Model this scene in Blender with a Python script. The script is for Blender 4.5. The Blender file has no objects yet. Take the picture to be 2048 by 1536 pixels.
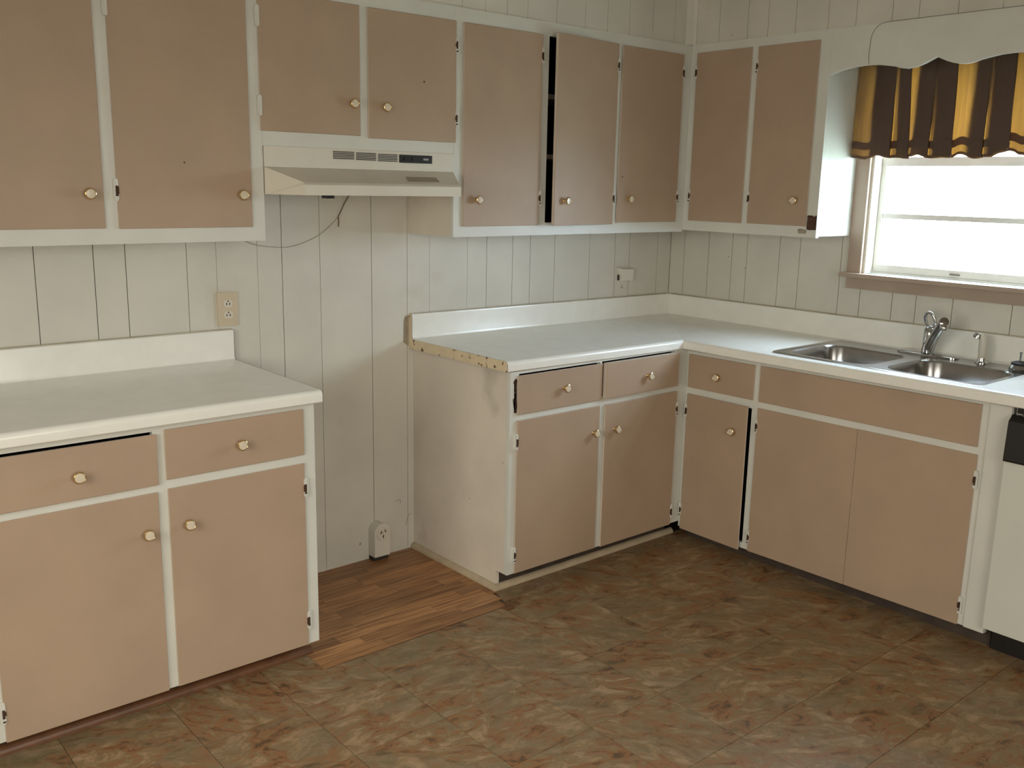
import bpy, bmesh, math, random
from mathutils import Vector, Matrix
random.seed(7)
PI = math.pi
scene = bpy.context.scene
COL = scene.collection

# ------------------------------------------------------------------ camera
F_PX = 1904.21
YAW, PITCH, ROLL = 0.70693, -0.20751, 0.020275
CAM = Vector((-3.8194, -3.2365, 1.5527))
fw = Vector((math.sin(YAW)*math.cos(PITCH), math.cos(YAW)*math.cos(PITCH), math.sin(PITCH)))
rt = Vector((math.cos(YAW), -math.sin(YAW), 0))
up = rt.cross(fw)
r2 = rt*math.cos(ROLL) + up*math.sin(ROLL)
u2 = -rt*math.sin(ROLL) + up*math.cos(ROLL)
cam_data = bpy.data.cameras.new('camera')
cam_data.sensor_fit = 'HORIZONTAL'
cam_data.sensor_width = 36.0
cam_data.lens = F_PX/2048*36.0
cam_data.clip_start = 0.05
cam = bpy.data.objects.new('camera', cam_data)
COL.objects.link(cam)
m3 = Matrix((r2, u2, -fw)).transposed()
cam.matrix_world = Matrix.Translation(CAM) @ m3.to_4x4()
scene.camera = cam

# ------------------------------------------------------------------ world, lights, exposure
SKY = 34.0
world = bpy.data.worlds.new('world')
scene.world = world
world.use_nodes = True
bgn = world.node_tree.nodes['Background']
bgn.inputs[0].default_value = (0.66, 0.80, 1.0, 1)
bgn.inputs[1].default_value = SKY

def area(name, loc, rot, sx, sy, energy, color, portal=False):
    l = bpy.data.lights.new(name, 'AREA')
    l.shape = 'RECTANGLE'; l.size = sx; l.size_y = sy
    l.energy = energy; l.color = color
    l.cycles.is_portal = portal
    o = bpy.data.objects.new(name, l); COL.objects.link(o)
    o.location = loc; o.rotation_euler = rot
    return o
# sky seen through the kitchen window (sampling portal, gives no light of its own)
area('window_portal', (0.16, -1.44, 1.64), (0, PI/2, 0), 0.86, 0.74, 1, (1, 1, 1), True)
# added warm fill lights behind the camera, standing in for unseen daylight
WARM = (1.0, 0.95, 0.84)
TILT = math.radians(30)      # fill lights aimed downwards to imitate sky light
area('side_fill_light', (-5.10, -2.35, 1.42), (0, -PI/2+TILT, 0), 1.5, 1.9, 41, WARM).data.spread = math.radians(125)
area('rear_fill_light', (-3.2, -4.65, 1.42), (PI/2-TILT, 0, 0), 2.0, 1.5, 35, WARM).data.spread = math.radians(125)

vs = scene.view_settings
vs.view_transform = 'Standard'; vs.look = 'None'; vs.gamma = 1.0
vs.use_curve_mapping = False
vs.exposure = 0.0

# ------------------------------------------------------------------ materials
MATS = {}
def nodes_of(m):
    m.use_nodes = True
    nt = m.node_tree
    return nt, nt.nodes['Principled BSDF']

def N(nt, t, **kw):
    n = nt.nodes.new(t)
    for k, v in kw.items():
        if hasattr(n, k): setattr(n, k, v)
        else: n.inputs[k].default_value = v
    return n

def ramp(nt, stops):
    r = nt.nodes.new('ShaderNodeValToRGB')
    e = r.color_ramp.elements
    while len(e) > 1: e.remove(e[-1])
    e[0].position = stops[0][0]; e[0].color = stops[0][1] if len(stops[0][1]) == 4 else (*stops[0][1], 1)
    for p, c in stops[1:]:
        x = e.new(p); x.color = c if len(c) == 4 else (*c, 1)
    return r

def paint(name, col, rough=0.5, var=0.06, scale=9.0, specks=None, stain=None, bump=0.0, metallic=0.0, spec=0.5):
    """painted / moulded surface: slow tone variation, optional dark specks and stains"""
    m = bpy.data.materials.new(name); nt, b = nodes_of(m)
    tc = N(nt, 'ShaderNodeTexCoord')
    nz = N(nt, 'ShaderNodeTexNoise'); nz.inputs['Scale'].default_value = scale; nz.inputs['Detail'].default_value = 4
    nt.links.new(tc.outputs['Object'], nz.inputs['Vector'])
    lo = tuple(c*(1-var) for c in col); hi = tuple(min(1, c*(1+var)) for c in col)
    r = ramp(nt, [(0.3, lo), (0.7, hi)])
    nt.links.new(nz.outputs['Fac'], r.inputs['Fac'])
    out = r.outputs['Color']
    if stain:
        scol, sc, th0, th1 = stain
        n2 = N(nt, 'ShaderNodeTexNoise'); n2.inputs['Scale'].default_value = sc; n2.inputs['Detail'].default_value = 6
        nt.links.new(tc.outputs['Object'], n2.inputs['Vector'])
        r2_ = ramp(nt, [(th0, (0, 0, 0)), (th1, (1, 1, 1))])
        nt.links.new(n2.outputs['Fac'], r2_.inputs['Fac'])
        mx = N(nt, 'ShaderNodeMix', data_type='RGBA')
        nt.links.new(r2_.outputs['Color'], mx.inputs['Factor'])
        nt.links.new(out, mx.inputs['A']); mx.inputs['B'].default_value = (*scol, 1)
        out = mx.outputs['Result']
    if specks:
        scol, sc, size, frac = specks
        v = N(nt, 'ShaderNodeTexVoronoi'); v.inputs['Scale'].default_value = sc
        nt.links.new(tc.outputs['Object'], v.inputs['Vector'])
        sep = N(nt, 'ShaderNodeSeparateColor'); nt.links.new(v.outputs['Color'], sep.inputs['Color'])
        a = N(nt, 'ShaderNodeMath', operation='LESS_THAN'); a.inputs[1].default_value = size
        nt.links.new(v.outputs['Distance'], a.inputs[0])
        c = N(nt, 'ShaderNodeMath', operation='LESS_THAN'); c.inputs[1].default_value = frac
        nt.links.new(sep.outputs['Red'], c.inputs[0])
        mu = N(nt, 'ShaderNodeMath', operation='MULTIPLY')
        nt.links.new(a.outputs[0], mu.inputs[0]); nt.links.new(c.outputs[0], mu.inputs[1])
        mx = N(nt, 'ShaderNodeMix', data_type='RGBA')
        nt.links.new(mu.outputs[0], mx.inputs['Factor'])
        nt.links.new(out, mx.inputs['A']); mx.inputs['B'].default_value = (*scol, 1)
        out = mx.outputs['Result']
    nt.links.new(out, b.inputs['Base Color'])
    b.inputs['Roughness'].default_value = rough
    b.inputs['Metallic'].default_value = metallic
    b.inputs['Specular IOR Level'].default_value = spec
    if bump:
        bn = N(nt, 'ShaderNodeBump'); bn.inputs['Strength'].default_value = bump; bn.inputs['Distance'].default_value = 0.002
        n3 = N(nt, 'ShaderNodeTexNoise'); n3.inputs['Scale'].default_value = 120
        nt.links.new(tc.outputs['Object'], n3.inputs['Vector'])
        nt.links.new(n3.outputs['Fac'], bn.inputs['Height']); nt.links.new(bn.outputs['Normal'], b.inputs['Normal'])
    MATS[name] = m
    return m

RUST = (0.05, 0.022, 0.010)
paint('white_paint', (0.64, 0.64, 0.58), 0.42, 0.04, 6, specks=(RUST, 22, 0.05, 0.05))
paint('tan_paint', (0.408, 0.297, 0.207), 0.50, 0.05, 5, specks=(RUST, 9, 0.034, 0.22), bump=0.15)
paint('edge_paint', (0.58, 0.50, 0.42), 0.5, 0.06, 10)
paint('cream_panel', (0.67, 0.605, 0.515), 0.45, 0.07, 4, specks=(RUST, 14, 0.03, 0.05), stain=((0.42, 0.38, 0.31), 3.0, 0.60, 0.75))
paint('wall_paint', (0.62, 0.595, 0.52), 0.48, 0.06, 4, specks=((0.12, 0.09, 0.06), 11, 0.03, 0.06),
      stain=((0.50, 0.45, 0.34), 2.2, 0.62, 0.78), bump=0.1)
paint('groove', (0.36, 0.345, 0.295), 0.8, 0.2, 8)
paint('room_wall', (0.60, 0.56, 0.47), 0.7, 0.04)
paint('ceiling_paint', (0.66, 0.64, 0.58), 0.8, 0.03)
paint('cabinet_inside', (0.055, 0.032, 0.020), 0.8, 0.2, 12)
paint('shelf_paint', (0.45, 0.40, 0.36), 0.6, 0.06)
paint('laminate', (0.82, 0.81, 0.745), 0.20, 0.03, 14)
paint('laminate_end', (0.66, 0.55, 0.37), 0.5, 0.08, 18, stain=((0.13, 0.055, 0.018), 40, 0.63, 0.67))
paint('caulk', (0.42, 0.37, 0.26), 0.7, 0.25, 12)
paint('dark_seam', (0.05, 0.035, 0.025), 0.8, 0.1)
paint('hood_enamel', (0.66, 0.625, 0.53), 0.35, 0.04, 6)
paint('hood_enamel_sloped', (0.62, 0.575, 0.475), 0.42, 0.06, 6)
paint('black_plastic', (0.012, 0.011, 0.010), 0.35, 0.2, 20)
paint('print_grey', (0.30, 0.29, 0.27), 0.5, 0.1)
paint('vent_dark', (0.06, 0.052, 0.038), 0.7, 0.1)
paint('mark_film', (0.33, 0.28, 0.21), 0.5, 0.08, 30)
paint('brass', (0.72, 0.54, 0.28), 0.22, 0.06, 60, metallic=1.0)
paint('knob_cream', (0.66, 0.58, 0.45), 0.22, 0.05, 60)
paint('rust', RUST, 0.85, 0.4, 60)
paint('bare_wood', (0.075, 0.035, 0.02), 0.9, 0.4, 90)
paint('steel', (0.42, 0.415, 0.41), 0.22, 0.08, 30, metallic=1.0)
paint('chrome', (0.55, 0.55, 0.55), 0.08, 0.03, 30, metallic=1.0)
paint('rubber', (0.015, 0.014, 0.013), 0.6, 0.2)
paint('sprayer_plastic', (0.60, 0.57, 0.48), 0.35, 0.04)
paint('outlet_plate', (0.58, 0.49, 0.35), 0.4, 0.05)
paint('outlet_face', (0.66, 0.62, 0.52), 0.4, 0.04)
paint('outlet_white', (0.68, 0.65, 0.57), 0.4, 0.04)
paint('slot_dark', (0.03, 0.022, 0.015), 0.8, 0.1)
paint('appliance_white', (0.62, 0.63, 0.56), 0.35, 0.02, 5)
paint('window_trim', (0.40, 0.31, 0.235), 0.5, 0.06, 8)
paint('sash_white', (0.72, 0.70, 0.64), 0.4, 0.04, 12)
paint('jamb_white', (0.72, 0.69, 0.60), 0.4, 0.04, 12)
paint('toe_dark', (0.05, 0.035, 0.025), 0.8, 0.3, 14)
paint('shoe_brown', (0.14, 0.058, 0.024), 0.45, 0.25, 20)
paint('shoe_cream', (0.47, 0.38, 0.26), 0.5, 0.12, 16)
paint('wire_brown', (0.17, 0.11, 0.06), 0.7, 0.2)
paint('wire_pale', (0.36, 0.30, 0.22), 0.7, 0.1)
paint('wire_grey', (0.20, 0.19, 0.16), 0.7, 0.1)
paint('floor_base', (0.055, 0.035, 0.02), 0.8, 0.2)
paint('outside_ground', (0.42, 0.44, 0.34), 0.9, 0.1, 0.5)
paint('blind_cloth', (0.75, 0.66, 0.48), 0.9, 0.03)

def mat_tile():
    m = bpy.data.materials.new('vinyl_tile'); nt, b = nodes_of(m)
    tc = N(nt, 'ShaderNodeTexCoord'); oi = N(nt, 'ShaderNodeObjectInfo')
    mul = N(nt, 'ShaderNodeMath', operation='MULTIPLY'); mul.inputs[1].default_value = 57.0
    nt.links.new(oi.outputs['Random'], mul.inputs[0])
    add = N(nt, 'ShaderNodeVectorMath', operation='ADD')
    nt.links.new(tc.outputs['Object'], add.inputs[0]); nt.links.new(mul.outputs[0], add.inputs[1])
    rot = N(nt, 'ShaderNodeVectorRotate'); rot.rotation_type = 'Z_AXIS'
    ang = N(nt, 'ShaderNodeMath', operation='MULTIPLY'); ang.inputs[1].default_value = 1.0
    nt.links.new(oi.outputs['Random'], ang.inputs[0])
    nt.links.new(add.outputs[0], rot.inputs['Vector']); nt.links.new(ang.outputs[0], rot.inputs['Angle'])
    mp = N(nt, 'ShaderNodeMapping'); mp.inputs['Scale'].default_value = (1.0, 2.2, 1.0)
    nt.links.new(rot.outputs[0], mp.inputs['Vector'])
    n1 = N(nt, 'ShaderNodeTexNoise'); n1.inputs['Scale'].default_value = 9.5; n1.inputs['Detail'].default_value = 9
    n1.inputs['Roughness'].default_value = 0.74; n1.inputs['Distortion'].default_value = 0.7
    nt.links.new(mp.outputs[0], n1.inputs['Vector'])
    r1 = ramp(nt, [(0.30, (0.067, 0.043, 0.024)), (0.40, (0.102, 0.062, 0.031)), (0.47, (0.185, 0.088, 0.040)),
                   (0.52, (0.147, 0.100, 0.052)), (0.58, (0.210, 0.126, 0.065)), (0.66, (0.252, 0.172, 0.108)), (0.75, (0.168, 0.084, 0.046))])
    nt.links.new(n1.outputs['Fac'], r1.inputs['Fac'])
    n2 = N(nt, 'ShaderNodeTexNoise'); n2.inputs['Scale'].default_value = 4.2; n2.inputs['Detail'].default_value = 5
    n2.inputs['Distortion'].default_value = 0.6; n2.inputs['Roughness'].default_value = 0.68
    nt.links.new(mp.outputs[0], n2.inputs['Vector'])
    r2_ = ramp(nt, [(0.46, (0, 0, 0)), (0.60, (1, 1, 1))]); nt.links.new(n2.outputs['Fac'], r2_.inputs['Fac'])
    f2 = N(nt, 'ShaderNodeMath', operation='MULTIPLY'); f2.inputs[1].default_value = 0.6
    nt.links.new(r2_.outputs['Color'], f2.inputs[0])
    mx = N(nt, 'ShaderNodeMix', data_type='RGBA'); nt.links.new(f2.outputs[0], mx.inputs['Factor'])
    nt.links.new(r1.outputs['Color'], mx.inputs['A'])
    n3 = N(nt, 'ShaderNodeTexNoise'); n3.inputs['Scale'].default_value = 11; n3.inputs['Detail'].default_value = 8; n3.inputs['Roughness'].default_value = 0.7; n3.inputs['Distortion'].default_value = 0.8
    nt.links.new(mp.outputs[0], n3.inputs['Vector'])
    r3 = ramp(nt, [(0.35, (0.082, 0.062, 0.036)), (0.5, (0.139, 0.104, 0.062)), (0.62, (0.197, 0.146, 0.103))])
    nt.links.new(n3.outputs['Fac'], bn.inputs['Height']); nt.links.new(bn.outputs['Normal'], b.inputs['Normal'])
    MATS[name] = m
    return m

RUST = (0.05, 0.022, 0.010)
paint('white_paint', (0.64, 0.64, 0.58), 0.42, 0.04, 6, specks=(RUST, 22, 0.05, 0.05))
paint('tan_paint', (0.408, 0.297, 0.207), 0.50, 0.05, 5, specks=(RUST, 9, 0.034, 0.22), bump=0.15)
paint('edge_paint', (0.58, 0.50, 0.42), 0.5, 0.06, 10)
paint('cream_panel', (0.67, 0.605, 0.515), 0.45, 0.07, 4, specks=(RUST, 14, 0.03, 0.05), stain=((0.42, 0.38, 0.31), 3.0, 0.60, 0.75))
paint('wall_paint', (0.62, 0.595, 0.52), 0.48, 0.06, 4, specks=((0.12, 0.09, 0.06), 11, 0.03, 0.06),
      stain=((0.50, 0.45, 0.34), 2.2, 0.62, 0.78), bump=0.1)
paint('groove', (0.36, 0.345, 0.295), 0.8, 0.2, 8)
paint('room_wall', (0.60, 0.56, 0.47), 0.7, 0.04)
paint('ceiling_paint', (0.66, 0.64, 0.58), 0.8, 0.03)
paint('cabinet_inside', (0.055, 0.032, 0.020), 0.8, 0.2, 12)
paint('shelf_paint', (0.45, 0.40, 0.36), 0.6, 0.06)
paint('laminate', (0.82, 0.81, 0.745), 0.20, 0.03, 14)
paint('laminate_end', (0.66, 0.55, 0.37), 0.5, 0.08, 18, stain=((0.13, 0.055, 0.018), 40, 0.63, 0.67))
paint('caulk', (0.42, 0.37, 0.26), 0.7, 0.25, 12)
paint('dark_seam', (0.05, 0.035, 0.025), 0.8, 0.1)
paint('hood_enamel', (0.66, 0.625, 0.53), 0.35, 0.04, 6)
paint('hood_enamel_sloped', (0.62, 0.575, 0.475), 0.42, 0.06, 6)
paint('black_plastic', (0.012, 0.011, 0.010), 0.35, 0.2, 20)
paint('print_grey', (0.30, 0.29, 0.27), 0.5, 0.1)
paint('vent_dark', (0.06, 0.052, 0.038), 0.7, 0.1)
paint('mark_film', (0.33, 0.28, 0.21), 0.5, 0.08, 30)
paint('brass', (0.72, 0.54, 0.28), 0.22, 0.06, 60, metallic=1.0)
paint('knob_cream', (0.66, 0.58, 0.45), 0.22, 0.05, 60)
paint('rust', RUST, 0.85, 0.4, 60)
paint('bare_wood', (0.075, 0.035, 0.02), 0.9, 0.4, 90)
paint('steel', (0.42, 0.415, 0.41), 0.22, 0.08, 30, metallic=1.0)
paint('chrome', (0.55, 0.55, 0.55), 0.08, 0.03, 30, metallic=1.0)
paint('rubber', (0.015, 0.014, 0.013), 0.6, 0.2)
paint('sprayer_plastic', (0.60, 0.57, 0.48), 0.35, 0.04)
paint('outlet_plate', (0.58, 0.49, 0.35), 0.4, 0.05)
paint('outlet_face', (0.66, 0.62, 0.52), 0.4, 0.04)
paint('outlet_white', (0.68, 0.65, 0.57), 0.4, 0.04)
paint('slot_dark', (0.03, 0.022, 0.015), 0.8, 0.1)
paint('appliance_white', (0.62, 0.63, 0.56), 0.35, 0.02, 5)
paint('window_trim', (0.40, 0.31, 0.235), 0.5, 0.06, 8)
paint('sash_white', (0.72, 0.70, 0.64), 0.4, 0.04, 12)
paint('jamb_white', (0.72, 0.69, 0.60), 0.4, 0.04, 12)
paint('toe_dark', (0.05, 0.035, 0.025), 0.8, 0.3, 14)
paint('shoe_brown', (0.14, 0.058, 0.024), 0.45, 0.25, 20)
paint('shoe_cream', (0.47, 0.38, 0.26), 0.5, 0.12, 16)
paint('wire_brown', (0.17, 0.11, 0.06), 0.7, 0.2)
paint('wire_pale', (0.36, 0.30, 0.22), 0.7, 0.1)
paint('wire_grey', (0.20, 0.19, 0.16), 0.7, 0.1)
paint('floor_base', (0.055, 0.035, 0.02), 0.8, 0.2)
paint('outside_ground', (0.42, 0.44, 0.34), 0.9, 0.1, 0.5)
paint('blind_cloth', (0.75, 0.66, 0.48), 0.9, 0.03)

def mat_tile():
    m = bpy.data.materials.new('vinyl_tile'); nt, b = nodes_of(m)
    tc = N(nt, 'ShaderNodeTexCoord'); oi = N(nt, 'ShaderNodeObjectInfo')
    mul = N(nt, 'ShaderNodeMath', operation='MULTIPLY'); mul.inputs[1].default_value = 57.0
    nt.links.new(oi.outputs['Random'], mul.inputs[0])
    add = N(nt, 'ShaderNodeVectorMath', operation='ADD')
    nt.links.new(tc.outputs['Object'], add.inputs[0]); nt.links.new(mul.outputs[0], add.inputs[1])
    rot = N(nt, 'ShaderNodeVectorRotate'); rot.rotation_type = 'Z_AXIS'
    ang = N(nt, 'ShaderNodeMath', operation='MULTIPLY'); ang.inputs[1].default_value = 1.0
    nt.links.new(oi.outputs['Random'], ang.inputs[0])
    nt.links.new(add.outputs[0], rot.inputs['Vector']); nt.links.new(ang.outputs[0], rot.inputs['Angle'])
    mp = N(nt, 'ShaderNodeMapping'); mp.inputs['Scale'].default_value = (1.0, 2.2, 1.0)
    nt.links.new(rot.outputs[0], mp.inputs['Vector'])
    n1 = N(nt, 'ShaderNodeTexNoise'); n1.inputs['Scale'].default_value = 9.5; n1.inputs['Detail'].default_value = 9
    n1.inputs['Roughness'].default_value = 0.74; n1.inputs['Distortion'].default_value = 0.7
    nt.links.new(mp.outputs[0], n1.inputs['Vector'])
    r1 = ramp(nt, [(0.30, (0.067, 0.043, 0.024)), (0.40, (0.102, 0.062, 0.031)), (0.47, (0.185, 0.088, 0.040)),
                   (0.52, (0.147, 0.100, 0.052)), (0.58, (0.210, 0.126, 0.065)), (0.66, (0.252, 0.172, 0.108)), (0.75, (0.168, 0.084, 0.046))])
    nt.links.new(n1.outputs['Fac'], r1.inputs['Fac'])
    n2 = N(nt, 'ShaderNodeTexNoise'); n2.inputs['Scale'].default_value = 4.2; n2.inputs['Detail'].default_value = 5
    n2.inputs['Distortion'].default_value = 0.6; n2.inputs['Roughness'].default_value = 0.68
    nt.links.new(mp.outputs[0], n2.inputs['Vector'])
    r2_ = ramp(nt, [(0.46, (0, 0, 0)), (0.60, (1, 1, 1))]); nt.links.new(n2.outputs['Fac'], r2_.inputs['Fac'])
    f2 = N(nt, 'ShaderNodeMath', operation='MULTIPLY'); f2.inputs[1].default_value = 0.6
    nt.links.new(r2_.outputs['Color'], f2.inputs[0])
    mx = N(nt, 'ShaderNodeMix', data_type='RGBA'); nt.links.new(f2.outputs[0], mx.inputs['Factor'])
    nt.links.new(r1.outputs['Color'], mx.inputs['A'])
    n3 = N(nt, 'ShaderNodeTexNoise'); n3.inputs['Scale'].default_value = 11; n3.inputs['Detail'].default_value = 8; n3.inputs['Roughness'].default_value = 0.7; n3.inputs['Distortion'].default_value = 0.8
    nt.links.new(mp.outputs[0], n3.inputs['Vector'])
    r3 = ramp(nt, [(0.35, (0.105, 0.088, 0.053)), (0.5, (0.189, 0.160, 0.099)), (0.62, (0.277, 0.220, 0.160))])
    nt.links.new(n3.outputs['Fac'], bn.inputs['Height']); nt.links.new(bn.outputs['Normal'], b.inputs['Normal'])
    MATS[name] = m
    return m

RUST = (0.05, 0.022, 0.010)
paint('white_paint', (0.64, 0.64, 0.58), 0.42, 0.04, 6, specks=(RUST, 22, 0.05, 0.05))
paint('tan_paint', (0.408, 0.297, 0.207), 0.50, 0.05, 5, specks=(RUST, 9, 0.034, 0.22), bump=0.15)
paint('edge_paint', (0.58, 0.50, 0.42), 0.5, 0.06, 10)
paint('cream_panel', (0.67, 0.605, 0.515), 0.45, 0.07, 4, specks=(RUST, 14, 0.03, 0.05), stain=((0.42, 0.38, 0.31), 3.0, 0.60, 0.75))
paint('wall_paint', (0.62, 0.595, 0.52), 0.48, 0.06, 4, specks=((0.12, 0.09, 0.06), 11, 0.03, 0.06),
      stain=((0.50, 0.45, 0.34), 2.2, 0.62, 0.78), bump=0.1)
paint('groove', (0.36, 0.345, 0.295), 0.8, 0.2, 8)
paint('room_wall', (0.60, 0.56, 0.47), 0.7, 0.04)
paint('ceiling_paint', (0.66, 0.64, 0.58), 0.8, 0.03)
paint('cabinet_inside', (0.055, 0.032, 0.020), 0.8, 0.2, 12)
paint('shelf_paint', (0.45, 0.40, 0.36), 0.6, 0.06)
paint('laminate', (0.82, 0.81, 0.745), 0.20, 0.03, 14)
paint('laminate_end', (0.66, 0.55, 0.37), 0.5, 0.08, 18, stain=((0.13, 0.055, 0.018), 40, 0.63, 0.67))
paint('caulk', (0.42, 0.37, 0.26), 0.7, 0.25, 12)
paint('dark_seam', (0.05, 0.035, 0.025), 0.8, 0.1)
paint('hood_enamel', (0.66, 0.625, 0.53), 0.35, 0.04, 6)
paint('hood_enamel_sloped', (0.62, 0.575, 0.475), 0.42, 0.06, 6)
paint('black_plastic', (0.012, 0.011, 0.010), 0.35, 0.2, 20)
paint('print_grey', (0.30, 0.29, 0.27), 0.5, 0.1)
paint('vent_dark', (0.06, 0.052, 0.038), 0.7, 0.1)
paint('mark_film', (0.33, 0.28, 0.21), 0.5, 0.08, 30)
paint('brass', (0.72, 0.54, 0.28), 0.22, 0.06, 60, metallic=1.0)
paint('knob_cream', (0.66, 0.58, 0.45), 0.22, 0.05, 60)
paint('rust', RUST, 0.85, 0.4, 60)
paint('bare_wood', (0.075, 0.035, 0.02), 0.9, 0.4, 90)
paint('steel', (0.42, 0.415, 0.41), 0.22, 0.08, 30, metallic=1.0)
paint('chrome', (0.55, 0.55, 0.55), 0.08, 0.03, 30, metallic=1.0)
paint('rubber', (0.015, 0.014, 0.013), 0.6, 0.2)
paint('sprayer_plastic', (0.60, 0.57, 0.48), 0.35, 0.04)
paint('outlet_plate', (0.58, 0.49, 0.35), 0.4, 0.05)
paint('outlet_face', (0.66, 0.62, 0.52), 0.4, 0.04)
paint('outlet_white', (0.68, 0.65, 0.57), 0.4, 0.04)
paint('slot_dark', (0.03, 0.022, 0.015), 0.8, 0.1)
paint('appliance_white', (0.62, 0.63, 0.56), 0.35, 0.02, 5)
paint('window_trim', (0.40, 0.31, 0.235), 0.5, 0.06, 8)
paint('sash_white', (0.72, 0.70, 0.64), 0.4, 0.04, 12)
paint('jamb_white', (0.72, 0.69, 0.60), 0.4, 0.04, 12)
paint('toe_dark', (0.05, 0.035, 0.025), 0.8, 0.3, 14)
paint('shoe_brown', (0.14, 0.058, 0.024), 0.45, 0.25, 20)
paint('shoe_cream', (0.47, 0.38, 0.26), 0.5, 0.12, 16)
paint('wire_brown', (0.17, 0.11, 0.06), 0.7, 0.2)
paint('wire_pale', (0.36, 0.30, 0.22), 0.7, 0.1)
paint('wire_grey', (0.20, 0.19, 0.16), 0.7, 0.1)
paint('floor_base', (0.055, 0.035, 0.02), 0.8, 0.2)
paint('outside_ground', (0.42, 0.44, 0.34), 0.9, 0.1, 0.5)
paint('blind_cloth', (0.75, 0.66, 0.48), 0.9, 0.03)

def mat_tile():
    m = bpy.data.materials.new('vinyl_tile'); nt, b = nodes_of(m)
    tc = N(nt, 'ShaderNodeTexCoord'); oi = N(nt, 'ShaderNodeObjectInfo')
    mul = N(nt, 'ShaderNodeMath', operation='MULTIPLY'); mul.inputs[1].default_value = 57.0
    nt.links.new(oi.outputs['Random'], mul.inputs[0])
    add = N(nt, 'ShaderNodeVectorMath', operation='ADD')
    nt.links.new(tc.outputs['Object'], add.inputs[0]); nt.links.new(mul.outputs[0], add.inputs[1])
    rot = N(nt, 'ShaderNodeVectorRotate'); rot.rotation_type = 'Z_AXIS'
    ang = N(nt, 'ShaderNodeMath', operation='MULTIPLY'); ang.inputs[1].default_value = 1.0
    nt.links.new(oi.outputs['Random'], ang.inputs[0])
    nt.links.new(add.outputs[0], rot.inputs['Vector']); nt.links.new(ang.outputs[0], rot.inputs['Angle'])
    mp = N(nt, 'ShaderNodeMapping'); mp.inputs['Scale'].default_value = (1.0, 1.9, 1.0)
    nt.links.new(rot.outputs[0], mp.inputs['Vector'])
    n1 = N(nt, 'ShaderNodeTexNoise'); n1.inputs['Scale'].default_value = 9.5; n1.inputs['Detail'].default_value = 9
    n1.inputs['Roughness'].default_value = 0.74; n1.inputs['Distortion'].default_value = 0.7
    nt.links.new(mp.outputs[0], n1.inputs['Vector'])
    r1 = ramp(nt, [(0.30, (0.071, 0.050, 0.027)), (0.39, (0.126, 0.072, 0.036)), (0.46, (0.277, 0.128, 0.053)),
                   (0.51, (0.202, 0.148, 0.076)), (0.58, (0.319, 0.208, 0.110)), (0.66, (0.370, 0.264, 0.163)), (0.75, (0.252, 0.120, 0.061))])
    nt.links.new(n1.outputs['Fac'], r1.inputs['Fac'])
    n2 = N(nt, 'ShaderNodeTexNoise'); n2.inputs['Scale'].default_value = 4.2; n2.inputs['Detail'].default_value = 5
    n2.inputs['Distortion'].default_value = 0.6; n2.inputs['Roughness'].default_value = 0.68
    nt.links.new(mp.outputs[0], n2.inputs['Vector'])
    r2_ = ramp(nt, [(0.46, (0, 0, 0)), (0.60, (1, 1, 1))]); nt.links.new(n2.outputs['Fac'], r2_.inputs['Fac'])
    f2 = N(nt, 'ShaderNodeMath', operation='MULTIPLY'); f2.inputs[1].default_value = 0.6
    nt.links.new(r2_.outputs['Color'], f2.inputs[0])
    mx = N(nt, 'ShaderNodeMix', data_type='RGBA'); nt.links.new(f2.outputs[0], mx.inputs['Factor'])
    nt.links.new(r1.outputs['Color'], mx.inputs['A'])
    n3 = N(nt, 'ShaderNodeTexNoise'); n3.inputs['Scale'].default_value = 11; n3.inputs['Detail'].default_value = 8; n3.inputs['Roughness'].default_value = 0.7; n3.inputs['Distortion'].default_value = 0.8
    nt.links.new(mp.outputs[0], n3.inputs['Vector'])
    r3 = ramp(nt, [(0.35, (0.112, 0.091, 0.049)), (0.5, (0.183, 0.149, 0.084)), (0.62, (0.255, 0.194, 0.130))])
    nt.links.new(n3.outputs['Fac'], r3.inputs['Fac']); nt.links.new(r3.outputs['Color'], mx.inputs['B'])
    nt.links.new(mx.outputs['Result'], b.inputs['Base Color'])
    b.inputs['Roughness'].default_value = 0.42; b.inputs['Specular IOR Level'].default_value = 0.35
    bn = N(nt, 'ShaderNodeBump'); bn.inputs['Strength'].default_value = 0.2; bn.inputs['Distance'].default_value = 0.001
    nt.links.new(n1.outputs['Fac'], bn.inputs['Height']); nt.links.new(bn.outputs['Normal'], b.inputs['Normal'])
    MATS['vinyl_tile'] = m
mat_tile()

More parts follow.
